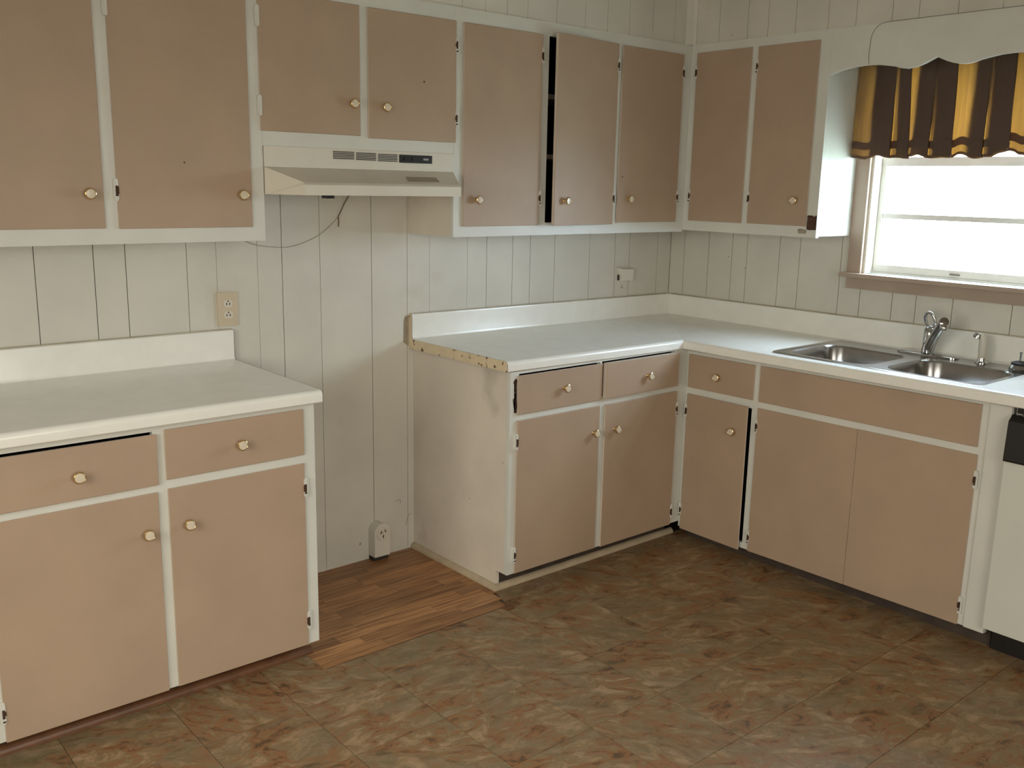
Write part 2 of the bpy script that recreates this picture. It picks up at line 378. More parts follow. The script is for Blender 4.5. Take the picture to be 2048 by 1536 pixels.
def mat_wood():
    m = bpy.data.materials.new('floor_wood'); nt, b = nodes_of(m)
    tc = N(nt, 'ShaderNodeTexCoord'); oi = N(nt, 'ShaderNodeObjectInfo')
    mul = N(nt, 'ShaderNodeMath', operation='MULTIPLY'); mul.inputs[1].default_value = 31.0
    nt.links.new(oi.outputs['Random'], mul.inputs[0])
    add = N(nt, 'ShaderNodeVectorMath', operation='ADD')
    nt.links.new(tc.outputs['Object'], add.inputs[0]); nt.links.new(mul.outputs[0], add.inputs[1])
    mp = N(nt, 'ShaderNodeMapping'); mp.inputs['Scale'].default_value = (3.0, 46.0, 3.0)
    nt.links.new(add.outputs[0], mp.inputs['Vector'])
    n1 = N(nt, 'ShaderNodeTexNoise'); n1.inputs['Scale'].default_value = 1.6; n1.inputs['Detail'].default_value = 5
    n1.inputs['Distortion'].default_value = 0.6
    nt.links.new(mp.outputs[0], n1.inputs['Vector'])
    r1 = ramp(nt, [(0.30, (0.170, 0.072, 0.026)), (0.5, (0.330, 0.155, 0.058)), (0.72, (0.46, 0.24, 0.098))])
    nt.links.new(n1.outputs['Fac'], r1.inputs['Fac'])
    hsv = N(nt, 'ShaderNodeHueSaturation')
    mr = N(nt, 'ShaderNodeMapRange'); mr.inputs['To Min'].default_value = 0.72; mr.inputs['To Max'].default_value = 1.22
    nt.links.new(oi.outputs['Random'], mr.inputs['Value']); nt.links.new(mr.outputs[0], hsv.inputs['Value'])
    nt.links.new(r1.outputs['Color'], hsv.inputs['Color'])
    nt.links.new(hsv.outputs['Color'], b.inputs['Base Color'])
    b.inputs['Roughness'].default_value = 0.42
    MATS['floor_wood'] = m
mat_wood()

def mat_curtain(name, tcol, dcol, fac):
    m = bpy.data.materials.new(name); nt, b = nodes_of(m)
    out = nt.nodes['Material Output']
    tr = N(nt, 'ShaderNodeBsdfTranslucent'); df = N(nt, 'ShaderNodeBsdfDiffuse')
    tc = N(nt, 'ShaderNodeTexCoord')
    mp = N(nt, 'ShaderNodeMapping'); mp.inputs['Scale'].default_value = (30, 160, 4)
    nt.links.new(tc.outputs['Object'], mp.inputs['Vector'])
    nz = N(nt, 'ShaderNodeTexNoise'); nz.inputs['Scale'].default_value = 1.0; nz.inputs['Detail'].default_value = 3
    nt.links.new(mp.outputs[0], nz.inputs['Vector'])
    r = ramp(nt, [(0.35, tuple(c*0.72 for c in tcol)), (0.65, tcol)])
    nt.links.new(nz.outputs['Fac'], r.inputs['Fac']); nt.links.new(r.outputs['Color'], tr.inputs['Color'])
    df.inputs['Color'].default_value = (*dcol, 1)
    mx = N(nt, 'ShaderNodeMixShader'); mx.inputs[0].default_value = fac
    nt.links.new(df.outputs[0], mx.inputs[1]); nt.links.new(tr.outputs[0], mx.inputs[2])
    nt.links.new(mx.outputs[0], out.inputs['Surface'])
    MATS[name] = m
mat_curtain('curtain_cloth', (0.118, 0.052, 0.008), (0.20, 0.140, 0.110), 0.5)

def mat_glass():
    m = bpy.data.materials.new('window_glass'); nt, b = nodes_of(m)
    out = nt.nodes['Material Output']
    t = N(nt, 'ShaderNodeBsdfTransparent'); t.inputs['Color'].default_value = (0.96, 0.98, 0.97, 1)
    g = N(nt, 'ShaderNodeBsdfGlossy'); g.inputs['Roughness'].default_value = 0.03
    mx = N(nt, 'ShaderNodeMixShader'); mx.inputs[0].default_value = 0.05
    nt.links.new(t.outputs[0], mx.inputs[1]); nt.links.new(g.outputs[0], mx.inputs[2])
    nt.links.new(mx.outputs[0], out.inputs['Surface'])
    MATS['window_glass'] = m
mat_glass()

# ------------------------------------------------------------------ geometry helpers
def wloc(o):
    v = Vector((0, 0, 0))
    while o is not None:
        v = v + o.location; o = o.parent
    return v

def obj(name, bm, mat, parent=None, bevel=0.0, smooth=False, origin=None):
    """bmesh in world coordinates -> one mesh object"""
    mats = mat if isinstance(mat, (list, tuple)) else [mat]
    org = wloc(parent) if parent is not None else Vector((0, 0, 0))
    if origin is not None: org = Vector(origin)
    if bevel > 0:
        es = [e for e in bm.edges if len(e.link_faces) == 2 and e.calc_face_angle(0) > 0.5]
        bmesh.ops.bevel(bm, geom=es, offset=bevel, segments=2, affect='EDGES', clamp_overlap=True)
    bmesh.ops.recalc_face_normals(bm, faces=bm.faces[:])
    bmesh.ops.translate(bm, verts=bm.verts[:], vec=-org)
    me = bpy.data.meshes.new(name)
    if smooth:
        for f in bm.faces: f.smooth = True
    bm.to_mesh(me); bm.free()
    for k in mats: me.materials.append(MATS[k])
    o = bpy.data.objects.new(name, me); COL.objects.link(o)
    if parent is not None:
        o.parent = parent
        o.location = org - wloc(parent)
    else:
        o.location = org
    if smooth:
        me.set_sharp_from_angle(angle=math.radians(38)) if hasattr(me, 'set_sharp_from_angle') else None
    return o

def thing(name, label, cat, loc, group=None):
    o = bpy.data.objects.new(name, None); COL.objects.link(o)
    o.empty_display_size = 0.1
    o.location = loc; o['label'] = label; o['category'] = cat
    if group: o['group'] = group
    return o
def tag(o, label, cat, group=None):
    o['label'] = label; o['category'] = cat
    if group: o['group'] = group
    return o
def struct(o, label=None):
    o['kind'] = 'structure'
    if label: o['label'] = label
    return o

def box(bm, x0, x1, y0, y1, z0, z1, mi=0):
    vs_ = [bm.verts.new((x, y, z)) for z in (z0, z1) for y in (y0, y1) for x in (x0, x1)]
    idx = [(0, 2, 3, 1), (4, 5, 7, 6), (0, 1, 5, 4), (2, 6, 7, 3), (0, 4, 6, 2), (1, 3, 7, 5)]
    fs = []
    for i in idx:
        f = bm.faces.new([vs_[k] for k in i]); f.material_index = mi; fs.append(f)
    return fs

def bx(*a, **k):
    bm = bmesh.new(); box(bm, *a, **k); return bm

class Run:
    """a wall run: u runs along the wall, w out of the wall, z up (with the run's own slight settling)"""
    def __init__(self, side, tilt=None): self.side = side; self.tilt = tilt or (lambda u: 0.0)
    def p(self, u, w, z):
        z = z + self.tilt(u)
        return Vector((u, -w, z)) if self.side == 'B' else Vector((-w, u, z))
    def box(self, bm, u0, u1, w0, w1, z0, z1, mi=0, front_mi=None):
        c = [self.p(u, w, z) for z in (z0, z1) for w in (w0, w1) for u in (u0, u1)]
        v = [bm.verts.new(q) for q in c]
        idx = [(0, 2, 3, 1), (4, 5, 7, 6), (0, 1, 5, 4), (2, 6, 7, 3), (0, 4, 6, 2), (1, 3, 7, 5)]
        for n, i in enumerate(idx):
            f = bm.faces.new([v[k] for k in i]); f.material_index = mi
            if front_mi is not None and n == 3: f.material_index = front_mi
    def bx(self, *a, **k):
        bm = bmesh.new(); self.box(bm, *a, **k); return bm
BACK = Run('B'); 
RIGHTU = Run('R')
RIGHTB = Run('R', lambda u: -0.011*max(0.0, (1.89+u))/1.25)

def poly_prism(bm, pts, z0, z1, mi=0):
    lo = [bm.verts.new((x, y, z0)) for x, y in pts]; hi = [bm.verts.new((x, y, z1)) for x, y in pts]
    fs = [bm.faces.new(lo[::-1]), bm.faces.new(hi)]
    n = len(pts)
    for i in range(n): fs.append(bm.faces.new((lo[i], lo[(i+1) % n], hi[(i+1) % n], hi[i])))
    for f in fs: f.material_index = mi

def extrude_poly(bm, pts3, vec, mi=0):
    a = [bm.verts.new(p) for p in pts3]; b = [bm.verts.new(Vector(p)+Vector(vec)) for p in pts3]
    fs = [bm.faces.new(a[::-1]), bm.faces.new(b)]
    n = len(a)
    for i in range(n): fs.append(bm.faces.new((a[i], a[(i+1) % n], b[(i+1) % n], b[i])))
    for f in fs: f.material_index = mi
    return fs

def lathe(bm, origin, axis, prof, seg=20, mi=None):
    """prof: list of (radius, height) along axis; mi: list of material index per segment"""
    axis = Vector(axis).normalized(); o = Vector(origin)
    t = Vector((0, 0, 1)) if abs(axis.z) < 0.9 else Vector((1, 0, 0))
    a = axis.cross(t).normalized(); b = axis.cross(a)
    rings = []
    for r, h in prof:
        if r < 1e-5: rings.append([bm.verts.new(o+axis*h)])
        else: rings.append([bm.verts.new(o+axis*h+(a*math.cos(2*PI*k/seg)+b*math.sin(2*PI*k/seg))*r) for k in range(seg)])
    for i in range(len(rings)-1):
        A, B = rings[i], rings[i+1]
        for k in range(seg):
            k2 = (k+1) % seg
            if len(A) == 1 and len(B) == 1: continue
            if len(A) == 1: f = bm.faces.new((A[0], B[k2], B[k]))
            elif len(B) == 1: f = bm.faces.new((A[k], A[k2], B[0]))
            else: f = bm.faces.new((A[k], A[k2], B[k2], B[k]))
            if mi: f.material_index = mi[i]
    if len(rings[0]) > 1: bm.faces.new(rings[0][::-1])
    if len(rings[-1]) > 1:
        f = bm.faces.new(rings[-1])
        if mi: f.material_index = mi[-1]

def tube(bm, pts, rad, seg=8, mi=0):
    pts = [Vector(p) for p in pts]
    n = len(pts); rings = []
    rads = rad if isinstance(rad, (list, tuple)) else [rad]*n
    prev = None
    for i, p in enumerate(pts):
        d = (pts[min(i+1, n-1)]-pts[max(i-1, 0)]).normalized()
        if prev is None:
            t = Vector((0, 0, 1)) if abs(d.z) < 0.9 else Vector((1, 0, 0))
            a = d.cross(t).normalized()
        else:
            a = (prev-d*prev.dot(d)).normalized()
        prev = a; b = d.cross(a)
        rings.append([bm.verts.new(p+(a*math.cos(2*PI*k/seg)+b*math.sin(2*PI*k/seg))*rads[i]) for k in range(seg)])
    for i in range(n-1):
        for k in range(seg):
            f = bm.faces.new((rings[i][k], rings[i][(k+1) % seg], rings[i+1][(k+1) % seg], rings[i+1][k])); f.material_index = mi
    bm.faces.new(rings[0][::-1]).material_index = mi; bm.faces.new(rings[-1]).material_index = mi

def smooth_path(pts, sub=6):
    """Catmull-Rom through points"""
    pts = [Vector(p) for p in pts]; out = []
    for i in range(len(pts)-1):
        p0 = pts[max(i-1, 0)]; p1 = pts[i]; p2 = pts[i+1]; p3 = pts[min(i+2, len(pts)-1)]
        for k in range(sub):
            t = k/sub
            out.append(0.5*((2*p1)+(-p0+p2)*t+(2*p0-5*p1+4*p2-p3)*t*t+(-p0+3*p1-3*p2+p3)*t**3))
    out.append(pts[-1]); return out

# ------------------------------------------------------------------ room shell
CEIL = 2.44
XW, YF = -5.30, -4.90          # wall_left plane, wall_front plane
WY0, WY1, WZ0, WZ1 = -1.81, -1.07, 1.205, 2.09   # kitchen window opening

fl = struct(obj('floor', bx(XW, 0.0, YF, 0.0, -0.06, -0.002), 'floor_base'), 'kitchen floor of mottled brown vinyl tiles with a wood strip patch')
struct(obj('ceiling', bx(XW-0.12, 0.14, YF-0.12, 0.12, CEIL, CEIL+0.1), 'ceiling_paint'), 'plain white kitchen ceiling')
SK = 0.009   # plank thickness in front of the wall slab
wb = struct(obj('wall_back', bx(XW, 0.14, SK, 0.12, -0.06, CEIL), 'groove'), 'white painted plank panelling behind the range gap')
bm = bmesh.new()
box(bm, SK, 0.14, YF, WY0, -0.06, CEIL); box(bm, SK, 0.14, WY1, SK, -0.06, CEIL)
box(bm, SK, 0.14, WY0, WY1, -0.06, WZ0); box(bm, SK, 0.14, WY0, WY1, WZ1, CEIL)
wr = struct(obj('wall_right', bm, 'groove'), 'white painted plank panelling around the sink window')
def wall_with_hole_x(x0, x1, y0, y1, h):
    bm = bmesh.new(); a, b, c, d = h
    box(bm, x0, x1, y0, a, -0.06, CEIL); box(bm, x0, x1, b, y1, -0.06, CEIL)
    box(bm, x0, x1, a, b, -0.06, c); box(bm, x0, x1, a, b, d, CEIL); return bm
struct(obj('wall_left', wall_with_hole_x(XW-0.12, XW, YF, 0.12, (-3.35, -1.35, 0.55, 2.15)), 'room_wall'), 'plain cream side wall with an added covered opening')
bm = bmesh.new()
box(bm, XW, -4.25, YF-0.12, YF, -0.06, CEIL); box(bm, -2.15, 0.14, YF-0.12, YF, -0.06, CEIL)
box(bm, -4.25, -2.15, YF-0.12, YF, -0.06, 0.55); box(bm, -4.25, -2.15, YF-0.12, YF, 2.15, CEIL)
struct(obj('wall_front', bm, 'room_wall'), 'plain cream rear wall with an added covered opening')
struct(obj('added_blind_side', bx(XW-0.07, XW-0.05, -3.36, -1.34, 0.54, 2.16), 'blind_cloth'), 'added unseen cream cloth blind behind the side fill light')  # unseen blinds, added to close the openings behind the fill lights
struct(obj('added_blind_rear', bx(-4.26, -2.14, YF-0.07, YF-0.05, 0.54, 2.16), 'blind_cloth'), 'added unseen cream cloth blind behind the rear fill light')
struct(obj('ground_outside', bx(0.3, 40, -25, 25, -0.8, -0.6), 'outside_ground'), 'pale open ground outside the window')

GAP = 0.0027
# planks of the back wall
gx = [XW, -4.9, -4.62, -4.4, -4.15, -3.98, -3.76, -3.5, -3.36, -3.2, -3.025, -2.847, -2.746, -2.54, -2.434, -2.279, -2.182, -2.025, -1.797, -1.628, -1.517, -1.32,
      -1.214, -1.067, -0.963, -0.813, -0.587, -0.412, -0.309, -0.102, 0.0]
tight = {-2.434: .0012, -2.279: .0012, -2.025: .0018, -1.517: .0014, -1.32: .0014, -1.628: .002, -2.54: .002}
for a, b in zip(gx[:-1], gx[1:]):
    ga = tight.get(a, GAP)/2; gb = tight.get(b, GAP)/2
    bm = bx(a+ga, b-gb, -0.0, SK-0.0004, 0.001, CEIL-0.001)
    obj('plank', bm, 'wall_paint', wb, bevel=0.0012)
# planks of the right wall
gy = [0.0, -0.091, -0.245, -0.386, -0.473, -0.653, -0.761, -0.97, -1.074, -1.223, -1.327, -1.48, -1.71, -1.86, -2.02, -2.2, -2.37,
      -2.52, -2.73, -2.9, -3.1, -3.27, -3.5, -3.7, -3.86, -4.1, -4.3, -4.5, -4.7, YF]
for a, b in zip(gy[:-1], gy[1:]):
    y0, y1 = b+GAP/2, a-GAP/2
    segs = []
    if y1 <= WY0 or y0 >= WY1: segs = [(y0, y1, 0.001, CEIL-0.001)]
    else:
        segs = [(y0, y1, 0.001, WZ0-0.001), (y0, y1, WZ1+0.001, CEIL-0.001)]
        if y1 > WY1+0.004: segs.append((WY1+0.001, y1, WZ0-0.001, WZ1+0.001))
        if y0 < WY0-0.004: segs.append((y0, WY0-0.001, WZ0-0.001, WZ1+0.001))
    bm = bmesh.new()
    for s in segs: box(bm, 0.0, SK-0.0004, *s)
    bmesh.ops.remove_doubles(bm, verts=bm.verts[:], dist=0.0001)
    obj('plank', bm, 'wall_paint', wr)

# soffit above the wall cabinets (same panelling)
ST = 2.1785
SW = 0.291
so = struct(obj('wall_soffit', bx(-3.42, 0.0, -SW+SK, 0.0, ST+0.002, CEIL-0.001), 'groove'), 'panelled soffit above the range wall cabinets')
g = [-3.42, -3.2, -2.98, -2.8, -2.6, -2.42, -2.3, -2.08, -1.93, -1.76, -1.58, -1.47, -1.365, -1.261, -1.109, -0.95, -0.82, -0.688, -0.54, -0.397, -0.284]
for a, b in zip(g[:-1], g[1:]):
    obj('plank', bx(a+GAP/3, b-GAP/3, -SW, -SW+SK-0.0004, ST+0.001, CEIL-0.002), 'wall_paint', so, bevel=0.001)
SX = 0.271
so2 = struct(obj('wall_soffit_right', bx(-SX+SK, 0.0, -1.875, -SW-0.002, ST+0.002, CEIL-0.001), 'groove'), 'panelled soffit above the window valance')
g = [-0.296, -0.44, -0.591, -0.695, -0.83, -0.98, -1.102, -1.252, -1.357, -1.504, -1.66, -1.80, -1.875]
for a, b in zip(g[:-1], g[1:]):
    obj('plank', bx(-SX, -SX+SK-0.0004, b+GAP/3, a-GAP/3, ST+0.001, CEIL-0.002), 'wall_paint', so2, bevel=0.001)
bm = bmesh.new()
poly_prism(bm, [(-0.318, -SW), (-SX, -SW), (-SX, -SW-0.026), (-0.276, -SW-0.026), (-0.286, -SW-0.016), (-0.305, -SW-0.007)], ST+0.001, CEIL-0.002)
struct(obj('trim_4', bm, 'wall_paint'), 'white moulding in the inner corner of the soffit')

# ------------------------------------------------------------------ floor tiles and wood patch
PITCH_T = 0.305
TX, TY = -1.99, -1.18
full_mesh = None
tiles = []
def tile_poly(pts, nm='tile'):
    bm = bmesh.new(); cx = sum(p[0] for p in pts)/len(pts); cy = sum(p[1] for p in pts)/len(pts)
    poly_prism(bm, pts, -0.002, 0.0)
    return obj(nm, bm, 'vinyl_tile', fl, origin=(cx, cy, 0))
for i in range(-9, 6):
    for j in range(-9, 3):
        x0 = TX+i*PITCH_T; x1 = x0+PITCH_T; y1 = TY+j*PITCH_T; y0 = y1-PITCH_T
        gp = 0.0008
        if x1 > -0.3 or y1 > -0.56: continue
        if j == 2 and x0 > -2.61 and x0 < -1.68:      # row cut around the wood patch
            if x0 < -2.4: pts = [(x0+gp, y0+gp), (x1-gp, y0+gp), (x1-gp, -0.708), (-2.425, -0.708), (-2.425, y1-gp), (x0+gp, y1-gp)]
            elif x0 > -1.7: pts = [(x0+gp, y0+gp), (x1-gp, y0+gp), (x1-gp, y1-gp), (-1.612, y1-gp), (-1.655, -0.708), (x0+gp, -0.708)]
            else: pts = [(x0+gp, y0+gp), (x1-gp, y0+gp), (x1-gp, -0.708), (x0+gp, -0.708)]
            tile_poly(pts); continue
        if full_mesh is None:
            t = tile_poly([(x0+gp, y0+gp), (x1-gp, y0+gp), (x1-gp, y1-gp), (x0+gp, y1-gp)]); full_mesh = t.data; proto_tile = t
        else:
            t = proto_tile.copy(); COL.objects.link(t); t.parent = fl
        t.location = ((x0+x1)/2, (y0+y1)/2, random.uniform(-0.0005, 0.0002))
# wood strips
yy = 0.0; k = 0
random.seed(21)
while yy > -0.70:
    w = 0.0585; y0 = max(yy-w, -0.7065)
    x = -2.43 - random.uniform(0, 0.25)
    while x < -1.60:
        x2 = x + random.choice([0.24, 0.32, 0.41, 0.46])
        xe = -1.600 if yy > -0.55 else -1.600 - 0.055*min(1, (-0.55-y0)/0.155)
        a, b = max(x, -2.43), min(x2, xe)
        if b-a > 0.03:
            bm = bx(a+0.0005, b-0.0005, y0+0.0005, yy-0.0005, -0.002, random.uniform(0.0002, 0.0008))
            obj('floor_strip', bm, 'floor_wood', fl, origin=((a+b)/2, (y0+yy)/2, 0))
        x = x2
    yy -= w; k += 1
bm = bmesh.new()
pts = [(-1.690, -0.712), (-1.665, -0.700), (-1.640, -0.716), (-1.650, -0.738), (-1.678, -0.742)]
poly_prism(bm, pts, 0.001, 0.005)
o_ = obj('torn_vinyl_edge', bm, 'shoe_brown', fl); o_['label'] = 'curled scrap of torn brown vinyl'

# ------------------------------------------------------------------ cabinet parts
PROUD = 0.007
def knob(run, u, w, z, parent):
    ax = Vector((0, -1, 0)) if run.side == 'B' else Vector((-1, 0, 0))
    bm = bmesh.new()
    prof = [(0.0090, 0.0), (0.0070, 0.004), (0.0060, 0.010), (0.0095, 0.014), (0.0158, 0.017), (0.0170, 0.0195), (0.0160, 0.0225), (0.0142, 0.0235), (0.0132, 0.0225), (0.0120, 0.0240), (0.0, 0.0252)]
    lathe(bm, run.p(u, w, z), ax, prof, 18, mi=[0, 0, 0, 0, 0, 0, 0, 0, 1, 1, 1])
    return obj('knob', bm, ['brass', 'knob_cream'], parent, smooth=True)

def hinge(run, u, side, w, z, parent, h=0.064, proud=PROUD, bare=True):
    """small painted butt hinge straddling the door edge at u; side=+1 frame lies towards +u"""
    bm = bmesh.new()
    a, b = (u-0.0055*side), (u+0.010*side)
    lo, hi = min(a, b), max(a, b)
    pts = [(lo, z-h/2+0.008), (lo+0.004, z-h/2), (hi-0.003, z-h/2), (hi, z-h/2+0.006), (hi, z+h/2-0.006), (hi-0.003, z+h/2), (lo+0.004, z+h/2), (lo, z+h/2-0.008)]
    T = proud+0.0012
    extrude_poly(bm, [run.p(q[0], w+0.0003, q[1]) for q in pts], (run.p(0, T, 0)-run.p(0, 0, 0)), 0)
    c0, c1 = u-0.0035, u+0.0035
    run.box(bm, c0, c1, w+T-0.001, w+T+0.0028, z-h/2+0.003, z-0.014, 0)
    run.box(bm, c0, c1-0.001, w+T-0.001, w+T+0.0024, z-0.014, z+0.012, 1)
    j = (abs(math.sin(u*91.7+z*37.1)))
    if not bare:
        for f in bm.faces: f.material_index = 0
        return obj('hinge', bm, ['white_paint', 'rust'], parent)
    run.box(bm, c0-0.0025*side if side > 0 else c0, c1 if side > 0 else c1+0.0025, w+T-0.0008, w+T+0.0016, z-0.004-0.010*j, z+0.004+0.006*j, 1)
    run.box(bm, c0, c1, w+T-0.0008, w+T+0.0030, z-h/2+0.004+0.01*j, z-h/2+0.009+0.01*j, 1)
    run.box(bm, c0, c1, w+T-0.001, w+T+0.0028, z+0.012, z+h/2-0.003, 0)
    return obj('hinge', bm, ['white_paint', 'rust'], parent)

def panel(run, name, u0, u1, z0, z1, w, parent, t=0.018, proud=PROUD, swing=None, lean=None):
    """door or drawer front. w = frame face. swing=(hinge_u, angle) opens it about a vertical edge"""
    bm = bmesh.new()
    run.box(bm, u0, u1, w+0.0005, w+proud, z0, z1, 1, front_mi=0)
    es = [e for e in bm.edges]
    bmesh.ops.bevel(bm, geom=es, offset=0.0016, segments=1, affect='EDGES')
    if swing:
        hu, ang = swing
        c = run.p(hu, w+0.001, 0)
        bmesh.ops.rotate(bm, verts=bm.verts[:], cent=c, matrix=Matrix.Rotation(ang, 3, 'Z'))
    if lean:
        c = run.p((u0+u1)/2, w, z0)
        bmesh.ops.rotate(bm, verts=bm.verts[:], cent=c, matrix=lean)
    return obj(name, bm, ['tan_paint', 'edge_paint'], parent)

def frame(run, u0, u1, z0, z1, w, openings, parent, t=0.019):
    """face frame: plate u0..u1 x z0..z1 with rectangular openings (cells between sorted cuts)"""
    us = sorted(set([u0, u1]+[o[0] for o in openings]+[o[1] for o in openings]))
    zs = sorted(set([z0, z1]+[o[2] for o in openings]+[o[3] for o in openings]))
    bm = bmesh.new(); vg = {}
    def vert(i, j, s):
        key = (i, j, s)
        if key not in vg: vg[key] = bm.verts.new(run.p(us[i], w-t if s == 0 else w, zs[j]))
        return vg[key]
    def solid(i, j):
        if i < 0 or j < 0 or i >= len(us)-1 or j >= len(zs)-1: return False
        uc, zc = (us[i]+us[i+1])/2, (zs[j]+zs[j+1])/2
        return not any(o[0] < uc < o[1] and o[2] < zc < o[3] for o in openings)
    for i in range(len(us)-1):
        for j in range(len(zs)-1):
            if not solid(i, j): continue
            for s in (0, 1):
                bm.faces.new((vert(i, j, s), vert(i+1, j, s), vert(i+1, j+1, s), vert(i, j+1, s)))
            if not solid(i-1, j): bm.faces.new((vert(i, j, 0), vert(i, j+1, 0), vert(i, j+1, 1), vert(i, j, 1)))
            if not solid(i+1, j): bm.faces.new((vert(i+1, j, 0), vert(i+1, j+1, 0), vert(i+1, j+1, 1), vert(i+1, j, 1)))
            if not solid(i, j-1): bm.faces.new((vert(i, j, 0), vert(i+1, j, 0), vert(i+1, j, 1), vert(i, j, 1)))
            if not solid(i, j+1): bm.faces.new((vert(i, j+1, 0), vert(i+1, j+1, 0), vert(i+1, j+1, 1), vert(i, j+1, 1)))
    return obj('face_frame', bm, 'white_paint', parent)

def shrink(d, q=0.008): return (d[0]+q, d[1]-q, d[2]+q, d[3]-q)

def carcass(run, u0, u1, z0, z1, w, parent, side_lo='white_paint', side_hi='white_paint', inner=True, w0=0.001, bottom='white_paint', toe=None, skip_lo=False, skip_hi=False):
    t = 0.016; wf = w-0.0195
    for nm, a, b, mt, sk in (('side_panel', u0, u0+t, side_lo, skip_lo), ('side_panel', u1-t, u1, side_hi, skip_hi)):
        if toe:
            zt, wt = toe
            pts = [(w0, 0.0), (wt, 0.0), (wt, zt), (wf, zt), (wf, z1), (w0, z1)]
            bm = bmesh.new()
            extrude_poly(bm, [run.p(a, q[0], q[1]) for q in pts], run.p(b, 0, 0)-run.p(a, 0, 0))
        else:
            bm = run.bx(a, b, w0, wf, z0, z1)
        o = obj(nm, bm, mt, parent)
    zb = toe[0]+0.004 if toe else z0
    obj('bottom_panel', run.bx(u0+t, u1-t, w0, wf, zb, zb+0.014), ['cabinet_inside'] if toe else bottom, parent)
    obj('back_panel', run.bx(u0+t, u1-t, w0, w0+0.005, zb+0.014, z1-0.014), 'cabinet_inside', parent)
    if not toe: obj('top_panel', run.bx(u0+t, u1-t, w0, wf, z1-0.014, z1), 'cabinet_inside', parent)
    if toe: obj('toe_board', run.bx(u0+t, u1-t, toe[1]-0.012, toe[1], 0.0, toe[0]), 'toe_dark', parent)

# ------------------------------------------------------------------ wall cabinets over the back wall
UW = 0.301
ZU0, ZU1 = 1.348, 2.178
# left tall unit
c = thing('wall_cabinet', 'tall tan two-door wall cabinet above the left counter', 'cabinet', (-2.89, -0.15, 1.353))
carcass(BACK, -3.372, -2.3905, 1.353, ZU1, UW, c)
dL0 = (-3.325, -2.897, 1.400, 2.125); dL1 = (-2.859, -2.4355, 1.398, 2.127)
frame(BACK, -3.372, -2.3905, 1.353, ZU1, UW, [shrink(dL0), shrink(dL1)], c)
d = panel(BACK, 'door', *dL0, UW, c); knob(BACK, -2.94, UW+PROUD, 1.500, d)
for z in (1.51, 2.03): hinge(BACK, -3.325, -1, UW, z, d, bare=False)
d = panel(BACK, 'door', *dL1, UW, c); knob(BACK, -2.472, UW+PROUD, 1.500, d)
for z in (1.512, 2.028): hinge(BACK, -2.860, -1, UW, z, d, bare=z < 1.6)
# short unit over the hood
c = thing('wall_cabinet', 'short tan two-door wall cabinet directly above the range hood', 'cabinet', (-2.0, -0.15, 1.66))
carcass(BACK, -2.3900, -1.6225, 1.662, ZU1, UW, c)
dH0 = (-2.399, -2.0265, 1.703, 2.129); dH1 = (-1.9955, -1.6175, 1.697, 2.127)
dH0 = (-2.3895, -2.0265, 1.703, 2.129)
frame(BACK, -2.3900, -1.6225, 1.657, ZU1, UW, [shrink((-2.375, -2.0265, 1.703, 2.129)), shrink((-1.9955, -1.63, 1.697, 2.127))], c)
d = panel(BACK, 'door', -2.397, -2.0265, 1.703, 2.129, UW, c); knob(BACK, -2.060, UW+PROUD, 1.808, d)
for z in (1.781, 2.052): hinge(BACK, -2.397, -1, UW+0.0006, z, d, bare=False)
d = panel(BACK, 'door', -1.9955, -1.6185, 1.697, 2.127, UW, c, proud=0.010); knob(BACK, -1.932, UW+0.010, 1.804, d)
for z in (1.785, 2.044): hinge(BACK, -1.6175, 1, UW+0.0006, z, d, proud=0.010)
# tall three-door unit to the corner
c = thing('wall_cabinet', 'tall tan three-door wall cabinet between range hood and corner, one door ajar', 'cabinet', (-0.95, -0.15, ZU0))
UIX = 0.2804
carcass(BACK, -1.622, -0.300, ZU0, ZU1, UW, c, side_lo='cream_panel', bottom='white_paint')
dR0 = (-1.582, -1.1945, 1.388, 2.127); dR1 = (-1.151+0.001, -0.769, 1.388, 2.134); dR2 = (-0.736, -0.342, 1.394, 2.134)
frame(BACK, -1.622, -UIX, ZU0, ZU1, UW, [shrink(dR0), (-1.153, -0.778, 1.398, 2.126), shrink(dR2)], c)
d = panel(BACK, 'door', *dR0, UW, c, proud=0.010); knob(BACK, -1.518, UW+0.010, 1.489, d)
for z in (1.497, 2.048): hinge(BACK, -1.1935, 1, UW, z, d, proud=0.010)
W1 = 0.390; ANG = math.radians(6.2)
d = panel(BACK, 'door', -0.769-W1, -0.769, 1.388, 2.134, UW, c, proud=0.015, swing=(-0.769, ANG))
d['label'] = 'tan door standing slightly ajar'
kp = Vector((-1.095+0.769, -0.015, 0)); kp = Matrix.Rotation(ANG, 3, 'Z') @ kp
kn = knob(BACK, 0, 0, 0, d)
kn.data.transform(Matrix.Translation(wloc(d)))
kn.data.transform(Matrix.Rotation(ANG, 4, 'Z'))
kn.location = Vector((-0.769+kp.x, -UW-0.001+kp.y, 1.487)) - wloc(d)
for z in (1.500, 2.049): hinge(BACK, -0.768, 1, UW+0.001, z, d, proud=0.015)
d = panel(BACK, 'door', *dR2, UW, c, proud=0.010); knob(BACK, -0.670, UW+0.010, 1.496, d)
for z in (1.507, 2.056): hinge(BACK, -0.341, 1, UW, z, d, proud=0.010)
for z in (1.655, 1.893):
    obj('shelf', BACK.bx(-1.600, -0.320, 0.008, UW-0.045, z, z+0.018), 'shelf_paint', c)
obj('divider', BACK.bx(-1.182, -1.168, 0.008, UW-0.046, ZU0+0.016, ZU1-0.016), 'cabinet_inside', c)
